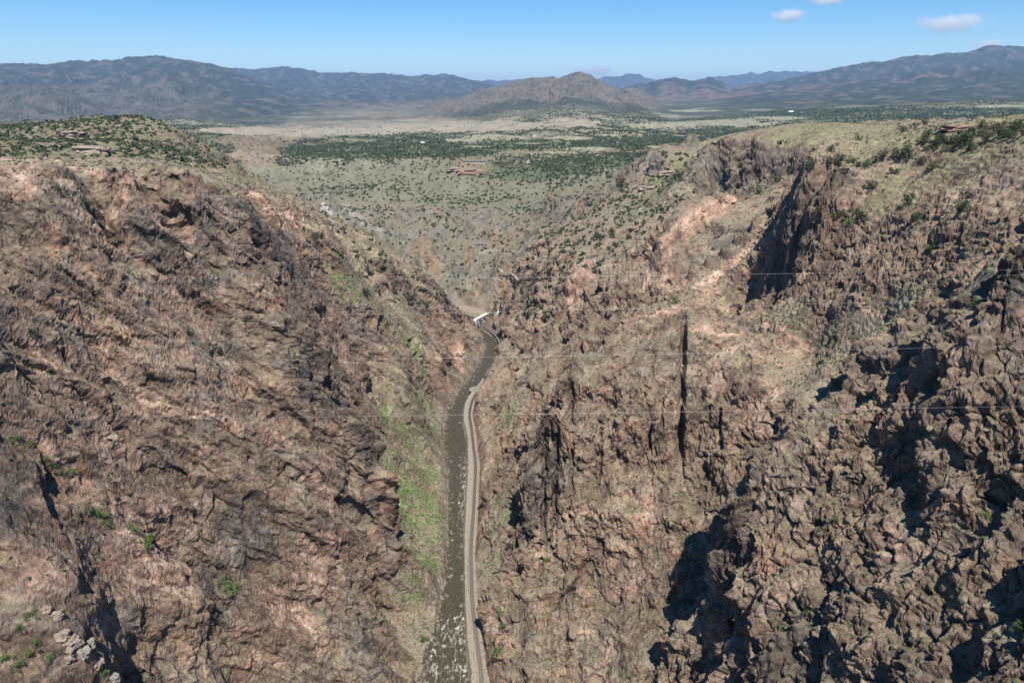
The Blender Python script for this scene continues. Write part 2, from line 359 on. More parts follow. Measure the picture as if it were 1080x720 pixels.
def lerp(a, b, t): return a*(1-t[..., None])+np.array(b, F32)*t[..., None]
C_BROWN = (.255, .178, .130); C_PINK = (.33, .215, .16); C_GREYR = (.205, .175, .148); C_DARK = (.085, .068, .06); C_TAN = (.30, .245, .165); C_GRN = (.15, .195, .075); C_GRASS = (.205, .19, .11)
C_ORANGE = (.30, .17, .09); C_PALE = (.42, .34, .27); C_RED = (.27, .135, .095); C_SCRUB = (.225, .20, .14)
STROKES = [([(205,160,2.5),(216,164,4),(226,171,4.5),(234,181,3)], .9), ([(78,158,3),(90,156,5),(105,157,5),(118,154,3)], .9),
 ([(488,357,1.5),(487,364,3),(486,371,5),(483,378,7),(484,386,5),(485,393,3)], 1.),
 ([(612,283,3),(608,295,5),(606,306,6),(602,318,5),(598,330,3),(594,345,3)], .8), ([(628,270,2),(622,285,2.5),(618,300,2.5)], .7), ([(690,262,2),(684,280,2.5),(680,296,3),(672,312,2)], .6),
 ([(704,300,7),(698,285,6),(699,268,7),(706,252,8),(718,240,9),(735,230,9),(750,222,9),(765,215,7),(780,209,5)], 1.), ([(712,300,6),(722,292,7),(728,280,5)], 1.),
 ([(728,303,3),(745,293,4.5),(760,282,5),(775,272,5.5),(790,258,5.5),(803,244,5)], 1.),
 ([(650,340,3),(670,331,4),(695,327,5),(720,322,5),(738,320,5)], .8), ([(640,362,2),(680,352,2.5),(720,345,3),(745,340,3)], .6),
 ([(735,318,3),(765,324,3),(790,332,4),(815,343,4),(840,356,4),(860,372,4)], .9), ([(730,346,4),(770,350,4),(800,352,3)], .9), ([(740,362,3),(780,366,3),(820,380,2.5),(850,395,2)], .7),
 ([(900,312,5),(906,322,5),(918,330,3),(940,338,2.5),(965,342,2)], .9), ([(985,210,4),(998,207,6),(1010,203,4)], .9), ([(905,203,2),(925,200,2)], .4),
 ([(1000,384,8),(1012,378,8),(985,390,6)], .6), ([(880,440,6),(900,436,5)], .5), ([(862,470,7),(872,455,6)], .5), ([(560,545,1.5),(600,541,2.5),(640,540,2.5),(690,543,2.5)], .6), ([(567,560,5),(568,580,5),(566,600,4)], .6),
 ([(560,660,4),(590,655,5),(620,662,4)], .5), ([(780,610,4),(770,660,5)], .35), ([(930,560,8),(950,575,6)], .4),
 ([(0,166,3),(30,165,3),(60,168,3.5),(90,176,4),(105,184,4),(120,195,4),(135,210,4)], .9), ([(90,176,3),(110,182,4),(125,198,4.5),(135,212,3.5),(145,228,2.5),(165,240,2)], .9),
 ([(165,235,4),(180,238,6),(192,245,6),(203,256,4)], 1.), ([(135,190,5),(148,200,5)], .6), ([(70,215,2),(90,228,2),(110,240,2.5),(130,252,2.5),(141,262,2.5)], .8), ([(25,190,3),(38,200,3)], .5),
 ([(8,353,2.5),(35,366,4),(60,382,3.5),(85,400,3.5),(96,412,2.5)], .8), ([(0,436,3),(30,452,4),(60,480,5),(85,505,5),(100,520,4)], .8), ([(95,540,3),(130,560,4),(160,575,4),(185,592,3)], .6),
 ([(80,522,3),(110,530,3),(140,545,3)], .4), ([(40,600,3),(90,615,4),(140,635,3)], .35), ([(236,274,2),(262,292,3),(285,310,3),(306,328,2)], .7), ([(140,420,3),(175,428,4),(210,438,3)], .5), ([(200,430,3),(240,440,4),(270,455,3)], .5),
 ([(205,470,9),(225,485,9),(215,500,7)], .4), ([(290,455,4),(310,470,5)], .6), ([(320,500,5),(345,520,7),(360,545,6)], .5), ([(310,640,7),(335,660,7),(345,690,6)], .5), ([(270,690,6),(300,700,6)], .4), ([(185,625,4),(215,640,5)], .4),
 ([(255,200,3),(265,206,5),(280,214,6),(298,224,6),(315,232,5),(330,240,4)], .95), ([(225,178,2),(240,190,3)], .6), ([(70,380,1),(120,395,2)], .3),
 ([(505,243,3),(530,240,5),(545,246,3)], .5), ([(480,318,4),(488,330,3)], .4)]
_lk = None
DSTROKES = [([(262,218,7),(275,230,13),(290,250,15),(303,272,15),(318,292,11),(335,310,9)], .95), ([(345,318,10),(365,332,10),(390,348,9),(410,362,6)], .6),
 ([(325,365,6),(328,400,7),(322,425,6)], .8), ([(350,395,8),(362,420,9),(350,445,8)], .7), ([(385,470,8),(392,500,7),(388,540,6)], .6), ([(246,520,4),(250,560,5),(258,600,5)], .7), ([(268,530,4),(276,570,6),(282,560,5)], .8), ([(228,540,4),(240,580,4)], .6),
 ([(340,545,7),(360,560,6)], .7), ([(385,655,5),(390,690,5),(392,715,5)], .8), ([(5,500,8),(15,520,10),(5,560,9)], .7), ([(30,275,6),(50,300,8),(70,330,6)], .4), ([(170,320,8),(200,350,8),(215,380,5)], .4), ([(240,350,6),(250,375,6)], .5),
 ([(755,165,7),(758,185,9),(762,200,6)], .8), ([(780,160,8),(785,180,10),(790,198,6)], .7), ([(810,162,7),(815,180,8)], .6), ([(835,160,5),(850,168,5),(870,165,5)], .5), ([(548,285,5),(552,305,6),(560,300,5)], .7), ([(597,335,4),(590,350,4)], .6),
 ([(745,250,4),(757,258,6),(770,250,6),(780,240,6)], .8), ([(755,270,5),(770,262,4)], .7), ([(1060,285,9),(1070,305,10),(1062,330,9)], .6), ([(900,255,6),(915,250,6)], .5), ([(690,520,8),(700,600,9),(715,680,8)], .35), ([(1000,170,8),(1025,180,9),(1060,175,8)], .45), ([(885,185,6),(910,195,6)], .4)]  # fold hollow strokes put its shade into the tint
TSTROKES = [([(320,232,3),(345,242,5),(370,252,5),(395,263,5),(420,278,4),(445,293,3)], .9), ([(205,178,4),(220,186,5),(235,196,4)], .7), ([(1000,205,6),(1030,260,10)], .3)]
GSTROKES = [([(338,213,4),(345,222,5),(350,235,4)], .9), ([(365,215,5),(380,230,6),(400,240,6)], .4), ([(100,650,6),(112,668,5),(120,690,5)], .6), ([(225,290,5),(270,285,4)], .3)]
def strokes(P, nz, STROKES=STROKES):
    global _lk
    if _lk is None: _lk = Look([P+np.array([0, 0, CAMZ], F32)])
    lk = _lk; m = np.zeros(P.shape[:2], F32)
    for pts, wt in STROKES:
        for i in range(len(pts)-1):
            n = max(2, int(math.hypot(pts[i+1][0]-pts[i][0], pts[i+1][1]-pts[i][1])/3.5))
            for k in range(n):
                q = [pts[i][j]+(pts[i+1][j]-pts[i][j])*k/n for j in range(3)]
                c = lk.pick(q[0], q[1])-np.array([0, 0, CAMZ], F32); dd = c[1]*CP-c[2]*SP; r = max(q[2]*.95*dd/FPX, .9)
                lo = np.searchsorted(YS, c[1]-r*2.2); hi = np.searchsorted(YS, c[1]+r*2.2)
                if hi-lo < 2: continue
                j = int(np.argmin(np.abs(P[(lo+hi)//2, :, 0]-c[0]))); w = int(r*2.6/c[1]/.0009)+6; j0 = max(0, j-w); j1 = j+w
                sub = P[lo:hi, j0:j1]; d = np.sqrt(((sub-c)**2).sum(-1))/(r*1.15)+nz[lo:hi, j0:j1]*.55
                m[lo:hi, j0:j1] = np.maximum(m[lo:hi, j0:j1], sstep(1.12, .82, d)*wt)
    return m
def build_gorge():
    nr = int(1350*Q)
    ys = np.exp(np.linspace(math.log(82), math.log(1250), nr))
    global YS; YS = ys
    A, Y = np.meshgrid(CAX.astype(F32), ys.astype(F32)); Z = base(A*Y, Y)
    # put the columns closer together where the ground is steep, so that cliffs are not stretched
    i0, i1 = 49, len(CAX)-49; c = CAX[i0:i1]; zc = Z/Y
    for r_ in range(nr):
        f = float(sstep(1230, 1000, ys[r_]))
        if f <= 0: continue
        dz = np.diff(zc[r_, i0:i1]); dz = np.convolve(np.abs(dz), np.ones(15)/15, 'same')
        s_ = np.r_[0, np.cumsum(np.sqrt(np.diff(c)**2+.7*dz**2))]; s_ /= s_[-1]
        A[r_, i0:i1] = c*(1-f)+f*np.interp(np.linspace(0, 1, len(c)), s_, c)
    X = A*Y; Z = base(X, Y)
    Z0 = carve(X, Y, Z)
    xl = ly(_l, Y); xb = ly(_b, Y); cor = np.maximum(xl-X, X-xb); cmask = np.maximum(np.where(X > xb, sstep(.5, 8, cor), sstep(2.0, 16, cor)), sstep(935, 965, Y))*sstep(1250, 1150, Y)
    cmask = np.clip(cmask, 0, 1)
    P = np.stack([X, Y, Z0], -1); N = normals(P); sl = 1-N[..., 2]
    big = fbm(X/45, Y/45, Z0/45, o=3)
    left = (X < (xl+xb)/2).astype(F32)
    hillz = sstep(870, 1000, Y)*(X < 250+.0*Y)*1.0                      # open hill at the head of the valley
    rk = sstep(.10, .30, sl)
    tal = blobs(P, TALUS, big)
    grs = blobs(P, GRASS, big)
    rk = rk*(1-.86*tal)*(1-.9*grs)*(1-.2*hillz)
    outc = sstep(.06, .34, fbm(X/17+31, Y/17, Z/9, o=4)+.35*(sl-.2))
    rk = np.maximum(rk, outc*.62*(1-.6*grs)*np.where(hillz > .5, .9, 1.))
    rk = np.maximum(rk, .75*blobs(P, [(700,345,400,26),(760,345,395,28),(820,355,365,22),(650,365,415,18),(620,400,385,14)], big)*cmask)
    # gullies and ribs down the walls
    rib = ridged(Y/42+big*.3, X/150, Z0/150, o=4)-.3
    ribs = rib*7*np.clip(rk+.15, 0, 1)*cmask
    und = fbm(X/70+9, Y/70, Z0/60, o=4)*4.2*cmask*np.clip(rk+.25, 0, 1)
    hg = (ridged(X/150+3, Y/300, o=5)-.35)*56*hillz*cmask*sstep(1250, 1180, Y)
    P = P+N*(ribs+und)[..., None]*np.array([1, 1, .6], F32)
    P[..., 2] += hg
    N2 = normals(P); sl2 = 1-N2[..., 2]
    ledge = blobs(P, [(700,345,400,26),(760,335,400,26),(820,350,370,22),(650,355,430,16)], big)
    D, V, G = rockwork(P, N2, Y, rk, left)
    crag = blobs(P, [(850,560,190,40),(960,480,180,45),(1000,380,200,36),(1000,620,145,40),(780,600,205,30),(1065,300,200,22),(860,700,160,30),(1075,480,150,30),(870,450,240,18)], big)
    far_boost = np.where(Y > 560, 1.25, 1.)
    left_soft = 1
    calm = blobs(P, [(70,620,200,30),(40,680,180,22),(900,250,370,40),(880,300,350,30),(960,260,330,40),(930,220,400,40),(1030,240,300,40),(860,190,440,40),(830,250,430,34),(850,290,400,24),(860,170,520,40)], big)
    amp = rk*cmask*(.80-.10*crag)*far_boost*(1-.55*calm)
    D = D-2.6*(1-hillz)*(1-calm)
    # push out mostly sideways so that ledges and overhang lips form
    Nd = N2*np.array([1, 1, .75], F32); P = P+Nd*(D*amp)[..., None]
    # the folded pink rib, and upright slots in the big wall
    fold = 0
    for px, py, Y_, r, h in ((700,255,552,11,8),(704,275,545,11,8),(712,292,530,10,7),(715,240,560,11,9),(728,228,570,12,10),(745,220,578,11,9),(762,214,585,9,8),(780,209,598,8,7),
                             (735,294,505,6,6),(752,283,508,6,6),(768,272,512,6,6),(785,258,520,7,7),(803,243,530,7,7),(818,232,540,7,6),
                             (612,290,645,7,7),(606,305,640,8,8),(601,325,630,6,6),(624,280,665,5,6),(483,362,745,9,6),(482,382,705,9,5),(484,395,695,7,5)):
        fold = np.maximum(fold, blob(P, px, py, Y_, r, .8, big*.3)*h)
    P = P+N2*fold[..., None]
    def slot(P, px0, py0, Y0, px1, py1, Y1, w, dep):
        a_ = at(px0, py0, Y0); b_ = at(px1, py1, Y1); z = P[..., 2]; t = np.clip((z-a_[2])/(b_[2]-a_[2]), -.3, 1.3)
        xx = a_[0]+(b_[0]-a_[0])*t; cy = a_[1]+(b_[1]-a_[1])*t
        d = (P[..., 0]-xx-(P[..., 1]-cy)*xx/cy+fbm(z/9, z*0, o=2)*1.2)/w
        f = np.exp(-d**4)*sstep(1.12, .95, t)*sstep(-.15, .1, t)*sstep(30, 18, np.abs(P[..., 1]-cy))
        P[..., 1] += f*dep; P[..., 0] += f*dep*xx/cy
    for a in ((721,350,372,717,485,320,1.8,14),(690,372,385,686,470,335,.8,6),(655,385,395,652,470,345,.9,7),(603,410,370,604,530,338,1.0,8),(760,425,330,757,470,305,.8,6),
              (672,420,360,670,455,350,.5,5),(635,440,355,633,500,340,.6,5),(588,440,350,585,560,335,1.2,8),(742,520,290,740,560,275,.6,4),(575,470,345,572,600,325,1.3,8),(700,400,360,699,440,345,.5,5),(905,430,250,900,490,225,1.2,7)):
        slot(P, *a)
    P = P-N2*(blob(P, 748, 258, 552, 11, .8, big*.3)*9)[..., None]
    flu = blobs(P, [(345,400,355,30),(380,445,350,24),(300,310,395,24),(395,500,338,18),(390,580,325,14),(385,650,290,14)], big)*left
    fj = ridged(X/7+big*.5, Y/7, Z0/70, o=3); P = P+N2*((fj-.45)*5.5*flu)[..., None]
    jn = pn(X/5.5+big*.4, Y/9, Z0/55); jn2 = pn(X/2.3+7, Y/4, Z0/26)
    P = P-N2*((np.exp(-(jn/.045)**2)*2.4+np.exp(-(jn2/.06)**2)*.9*(Y < 450))*rk*(1-left)*cmask*sstep(.25, .45, sl2))[..., None]
    # layered ledges on the pink bench
    def terrace(P, m, hgt, tilt, seed):
        w = P[..., 0]*tilt+fbm(X/16+seed, Y/16, o=3)*hgt*.9+fbm(X/4+seed, Y/4, o=2)*hgt*.25; lz = (P[..., 2]+w)/hgt; fl = np.floor(lz); fr = lz-fl
        P[..., 2] += m*((fl+sstep(.55, .95, fr))*hgt-w-P[..., 2])
    terrace(P, ledge*.8, 4.2, .12, 0)
    terrace(P, blobs(P, [(1000,190,350,45),(930,200,410,40),(1040,260,290,40),(960,270,330,40),(880,250,390,35),(900,330,320,30),(870,200,430,30)], big)*.6, 3.0, .05, 9)
    # general small roughness everywhere
    sm = fbm(X/3.2, Y/3.2, Z0/3.2, o=3)
    P[..., 2] += sm*(.35+.35*rk)*cmask
    P[..., 2] += fbm(X/9, Y/9, Z0/9, o=3)*.9*cmask*(1-grs*.6)
    P[..., 2] = np.where((cor < 14) & (cor > 0) & (Y < 1000), np.maximum(P[..., 2], RZ+.3), P[..., 2])
    N3 = normals(P); flat = N3[..., 2]
    # ---------------- tints
    n1 = fbm(X/30, Y/30, Z0/30, o=4); n2 = fbm(X/7+3, Y/7, Z0/7, o=4); n3 = fbm(X/1.8, Y/1.8, Z0/1.8, o=3)
    pl = P.reshape(-1, 3).astype(F32)
    ql = (pl@E1_L.astype(F32)).reshape(Y.shape); qd = (pl@LAY_L.astype(F32)).reshape(Y.shape)
    band = fbm(ql/6+n1*.6, qd/60, X/60, o=4)
    col = np.ones(P.shape, F32)*np.array(C_BROWN, F32)
    col = lerp(col, C_GREYR, sstep(-.05, .55, n1+V*.35)*.75)
    col = lerp(col, C_PINK, sstep(.10, .65, band*1.1*left+(1-left)*(n1*.8+.12)+V*.42-.16)*(.5-.12*left))
    col = lerp(col, C_RED, sstep(.25, .6, fbm(X/20+50, Y/20, Z0/20, o=3)+V*.2)*.45)
    col = lerp(col, C_ORANGE, sstep(.35, .75, n2*.8+V*.5)*.4)
    stk = fbm(X/2.6, Y/2.6, Z0/26, o=3)
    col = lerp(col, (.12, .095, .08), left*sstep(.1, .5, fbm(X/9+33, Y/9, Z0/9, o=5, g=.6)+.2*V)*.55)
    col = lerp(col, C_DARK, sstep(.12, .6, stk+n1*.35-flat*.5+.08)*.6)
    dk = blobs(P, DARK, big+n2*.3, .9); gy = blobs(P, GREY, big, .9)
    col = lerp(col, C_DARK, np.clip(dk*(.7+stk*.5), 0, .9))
    col = lerp(col, (.25, .235, .205), gy*.6)
    # soil, dry grass and scrub where it is not steep
    soil = (1-.6*ledge)*sstep(.55, .85, flat+n2*.16+n3*.08-.05*V)
    soilc = np.ones(P.shape, F32)*np.array(C_TAN, F32)*.86
    soilc = lerp(soilc, C_SCRUB, sstep(-.3, .5, n2+n1*.5))
    soilc = lerp(soilc, C_GREYR, sstep(.1, .6, fbm(X/12+80, Y/12, o=3))*.35)
    col = col*(1-(soil*.72)[..., None])+soilc*(soil*.72)[..., None]
    col = lerp(col, C_SCRUB, np.clip(tal*(.75+n2*.5), 0, 1)*.8)
    tn = blobs(P, TAN, big, .8); col = lerp(col, C_TAN, np.clip(tn*(.8+n2*.4), 0, 1)*.75)
    gr = blobs(P, GREEN, big*.8+n2*.4, .9)
    gp = sstep(-.12, .42, n2*.7+n3*.5)
    col = lerp(col, C_GRN, np.clip(gr*gp*1.3, 0, 1)*.8)
    mos = sstep(.22, .6, fbm(X/10+20, Y/10, Z0/10, o=4))*sstep(.35, .75, flat)*(1-hillz*.6)
    col = lerp(col, (.16, .165, .075), mos*.5*sstep(0, .4, n3+.25))
    col = lerp(col, C_GRASS, grs*np.clip(.75+n2*.5, 0, 1)*sstep(.5, .8, flat))
    pk = blobs(P, PINK, big*.7+n2*.5, .6)
    col = lerp(col, C_PINK, np.clip(pk*(.75+n3*.5+V*.3), 0, 1)*.8)
    col = lerp(col, C_PALE, np.clip(pk*sstep(.1, .7, n2+V*.6), 0, 1)*.5)
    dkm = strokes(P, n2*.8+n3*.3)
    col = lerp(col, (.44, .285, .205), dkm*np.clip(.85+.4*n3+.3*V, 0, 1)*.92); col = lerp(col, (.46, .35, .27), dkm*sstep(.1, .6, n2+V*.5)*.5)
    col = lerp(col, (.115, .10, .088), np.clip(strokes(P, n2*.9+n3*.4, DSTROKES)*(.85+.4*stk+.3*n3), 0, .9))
    col = lerp(col, (.29, .255, .155), strokes(P, n2*.6+n3*.4, TSTROKES)*.85); gst = strokes(P, n2*.5+n3*.4, GSTROKES)
    col = lerp(col, (.115, .125, .065), sstep(-170, -230, X)*sstep(470, 540, Y)*(1-hillz)*.55*np.clip(.6+n2, 0, 1))
    # hill at the head of the valley: grey-tan scrub ground with red patches
    hc = np.ones(P.shape, F32)*np.array((.178, .162, .112), F32)
    hc = lerp(hc, (.185, .175, .145), sstep(-.1, .5, n1)); hc = lerp(hc, C_RED, sstep(.12, .6, fbm(X/40+5, Y/70, o=5)+.25*np.exp(-((X+10)/90)**2-((Y-1060)/110)**2))*.5); hc = lerp(hc, (.14, .13, .105), sstep(.1, .5, fbm(X/22+5, Y/30, o=4))*.5)
    hc = lerp(hc, (.12, .12, .07), sstep(.05, .5, n2+n3*.3)*.55)
    col = col*(1-(hillz*.85*(1-pk*.8)*(1-gy*.4))[..., None])+hc*(hillz*.85*(1-pk*.8)*(1-gy*.4))[..., None]
    col = lerp(col, (.36, .345, .32), gst)
    col = col*(1+.36*V+.24*n3+.16*n2)[..., None]; col = col*(1-.35*G*rk)[..., None]
    # river bed and banks
    bank = sstep(7, 0, cor)*(cor > 0)*(Y < 940)
    col = lerp(col, (.24, .21, .17), bank*(left)*.7*sstep(-.3, .4, n2+.5*n3))
    inn = (cor <= 0) & (Y < 940)
    bed = inn & (P[..., 2] < BZ-1.2)
    col = np.where(bed[..., None], np.array((.30, .265, .21), F32)*(1+.35*n3)[..., None], col)
    col = np.where((inn & ~bed)[..., None], np.array((.285, .235, .18), F32)*(1+.2*n3)[..., None], col)
    col = np.clip(col, .02, .7)
    P[..., 2] += CAMZ
    return P, col, dict(flat=flat, tal=tal, grs=grs, rk=rk, cor=cor, hill=hillz, gr=gr, left=left)

def rock_mat():
    m, nt, b = new_mat('weathered_rock'); L = nt.links.new
    a = nt.nodes.new('ShaderNodeAttribute'); a.attribute_name = 'tint'
    tc = nt.nodes.new('ShaderNodeTexCoord')
    n = nt.nodes.new('ShaderNodeTexNoise'); n.inputs['Scale'].default_value = .8; n.inputs['Detail'].default_value = 8; n.inputs['Roughness'].default_value = .78
    L(tc.outputs['Object'], n.inputs['Vector'])
    rp = nt.nodes.new('ShaderNodeMapRange'); rp.inputs['From Min'].default_value = .3; rp.inputs['From Max'].default_value = .7; rp.inputs['To Min'].default_value = .5; rp.inputs['To Max'].default_value = 1.5
    L(n.outputs['Fac'], rp.inputs['Value'])
    mx = nt.nodes.new('ShaderNodeVectorMath'); mx.operation = 'SCALE'; L(a.outputs['Color'], mx.inputs[0]); L(rp.outputs['Result'], mx.inputs['Scale'])
    L(mx.outputs['Vector'], b.inputs['Base Color'])
    bp = nt.nodes.new('ShaderNodeBump'); bp.inputs['Strength'].default_value = .7; bp.inputs['Distance'].default_value = .8
    vo = nt.nodes.new('ShaderNodeTexVoronoi'); vo.inputs['Scale'].default_value = .55; vo.inputs['Randomness'].default_value = 1; L(tc.outputs['Object'], vo.inputs['Vector'])
    ad = nt.nodes.new('ShaderNodeMath'); ad.operation = 'MULTIPLY_ADD'; ad.inputs[1].default_value = 1.0; L(vo.outputs['Distance'], ad.inputs[0]); L(n.outputs['Fac'], ad.inputs[2])
    L(ad.outputs[0], bp.inputs['Height']); L(bp.outputs['Normal'], b.inputs['Normal'])
    b.inputs['Roughness'].default_value = .95; b.inputs['Specular IOR Level'].default_value = .1
    return m
M_ROCK = rock_mat()
GP, GC, GM = build_gorge()
mesh_np('gorge', GP.reshape(-1, 3), grid_faces(*GP.shape[:2]), M_ROCK, kind='structure', col=GC.reshape(-1, 3))
# ------------------------------------------------------------------ open country and mountains
M_LAND, _nt, _bs = new_mat('open_land')
_at = _nt.nodes.new("ShaderNodeAttribute"); _at.attribute_name = "tint"; _nt.links.new(_at.outputs["Color"], _bs.inputs["Base Color"]); _bs.inputs["Roughness"].default_value = 1; _bs.inputs["Specular IOR Level"].default_value = .05
def lerp2(a, b, t): return a*(1-t[..., None])+b*t[..., None]
def fieldmask(P, L, nz):
    # patches given by viewing direction and a distance/length pair on the ground
    m = 0
    A = P[..., 0]/P[..., 1]; Yl = np.log(P[..., 1])
    for px, py, hw, hh in L:
        u = (px-540)/FPX; v = (py-360)/FPX; a0 = u/(CP-v*SP)
        s = -P[..., 2]/P[..., 1]; yy = (s*CP-SP)/(CP+s*SP)*FPX+360
        d = np.sqrt(((A-a0)*FPX/hw)**2+((yy-py)/hh)**2)+nz*.5
        m = np.maximum(m, sstep(1.15, .8, d))
    return m
PALE = [(770,130,60,4),(720,131,40,3),(690,133,30,2.5),(600,146,28,2.2),(520,145,40,2.5),(485,148,20,2),(620,157,25,2),(820,125,25,2),(640,143,14,1.5),(690,155,12,2),(1060,112,30,2),(500,155,15,1.2),(560,152,10,1),(730,117,30,1.2),(800,116,16,1),(880,108,12,1),(900,113,20,1.),(950,107,14,1),(590,161,20,1.2)]
TANP = [(450,133,150,7),(330,138,80,7),(600,130,30,5),(260,140,40,3),(240,137,30,2.5),(90,128,60,2)]
ROSE = [(230,139,60,2.5),(300,148,60,6),(270,165,30,16),(660,160,40,2.5),(560,161,30,2),(500,170,22,5),(500,178,22,5),(470,126,60,2),(700,161,30,2)]
FOREST = [(700,165,60,8),(330,150,40,4),(450,160,70,8),(20,140,40,5),(860,118,60,5),(940,122,90,5),(400,160,90,9),(330,160,40,6),(560,180,60,12),(620,172,60,8),(700,150,50,6),(640,150,60,6),(560,155,50,3),(760,140,40,3),(1000,118,120,4),(120,140,80,7),(60,147,50,6)]
def build_far(name, Y0, Y1, nr, P0=None):
    ys = np.exp(np.linspace(math.log(Y0), math.log(Y1), nr))
    cax = CAX[::2] if Y0 > 4000 and Q > .9 else CAX
    cax = CAX
    A, Y = np.meshgrid(cax.astype(F32), ys.astype(F32)); X = A*Y
    Z = base(X, Y); Z = carve(X, Y, Z)
    fade = sstep(1250, 1330, Y)
    rough = fade*(fbm(X/260, Y/420, o=5)*18+(ridged(X/170+3, Y/300, o=5)-.35)*(16+16*sstep(2300, 1600, Y)))*sstep(9000, 5000, Y)
    pn1 = fbm(X/600, Y/900, o=4)+.5*fbm(X/150, Y/330, o=3)
    pale0 = fieldmask(np.stack([X, Y, Z], -1), PALE, pn1)
    Z = Z+rough*(1-.85*pale0)*np.where(X < -600, 1., .8)
    Zb = Z.copy(); Z = mount(X, Y, Z)
    P = np.stack([X, Y, Z], -1); mt = sstep(6, 60, Z-Zb)*sstep(3800, 5200, Y)
    N = normals(P); fl = N[..., 2]
    a1 = fbm(X/900+3, Y/900, o=5); a2 = fbm(X/(Y*.02), np.log(Y)*22, o=4); dots = fbm(A*260, np.log(Y)*160, o=2)
    col = np.ones(P.shape, F32)*np.array((.24, .215, .15), F32)
    col = lerp(col, (.09, .10, .05), sstep(-.25, .35, a1+dots*.5+.02)*.8)
    ddot = fbm(X/9, Y/14, o=2)
    col = lerp(col, (.07, .085, .04), sstep(.05, .4, ddot)*.6*sstep(3500, 2500, Y))
    nz = pn1
    hc = lerp(np.ones(P.shape, F32)*np.array((.178, .162, .112), F32), (.12, .12, .07), sstep(.05, .5, fbm(X/7+3, Y/7, Z/7, o=4))*.55)
    col = lerp2(col, hc, sstep(1650, 1350, Y))
    col = lerp(col, (.07, .095, .045), fieldmask(P, FOREST, nz)*.6)
    col = lerp(col, (.27, .165, .125), fieldmask(P, ROSE, nz)*.6*sstep(.4, -.2, dots))
    col = lerp(col, (.045, .06, .035), sstep(-.02, .1, A)*sstep(3800, 5600, Y)*sstep(-.5, .2, a1+.3)*.85)
    col = lerp(col, (.30, .255, .185), fieldmask(P, TANP, nz)*.9)
    col = lerp(col, (.31, .29, .195), fieldmask(P, PALE, nz*1.3)*.9*sstep(.75, .1, np.abs(dots+.15)))
    # mountain cover
    mc = np.ones(P.shape, F32)*np.array((.040, .053, .040), F32)
    mc = lerp(mc, (.135, .115, .095), sstep(.0, .55, a1*.3+fbm(X/170, Y/260, o=5)*1.1+.02)*.85)
    mc = lerp(mc, (.028, .038, .028), sstep(.0, .45, dots+a2*.3)*.7)
    sp2 = fbm(A*420, np.log(Y)*300, o=2)
    nearhill = sstep(4800, 6000, Y)*sstep(10800, 9200, Y)*sstep(-.33, -.17, A+.04*a2)*sstep(.31, .22, A)
    mc = lerp(mc, (.185, .15, .11), nearhill*.9*sstep(.35, -.15, sp2*.8+dots*.5)); mc = lerp(mc, (.06, .08, .045), nearhill*sstep(.0, .4, a1+a2*.3-(Z+150)/120)*.5*sstep(.05, .15, A))
    lh = sstep(9500, 7800, Y)*sstep(-.36, -.46, A)
    mc = lerp(mc, (.13, .115, .095), lh*.8*sstep(.2, -.2, sp2))
    mc = lerp(mc, (.17, .115, .09), ((Y > 9000) & (A > .1) & (A < .62))*sstep(.0, .5, a1*.7+a2*.3+.25-(Z/700))*.7)
    col = col*(1-mt[..., None])+mc*mt[..., None]
    col = np.clip(col*(1+.22*a2+.15*dots+.2*sp2)[..., None], .015, .6)
    if P0 is not None: P[0] = P0-np.array([0, 0, CAMZ], F32)
    P[..., 2] += CAMZ
    mesh_np(name, P.reshape(-1, 3), grid_faces(*A.shape), M_LAND, kind='structure', col=col.reshape(-1, 3), smooth=False)
    return P
FP = build_far('valley_ground', 1250, 5000, int(420*Q), GP[-1])
MP = build_far('mountains', 5000, 42000, int(480*Q), FP[-1])
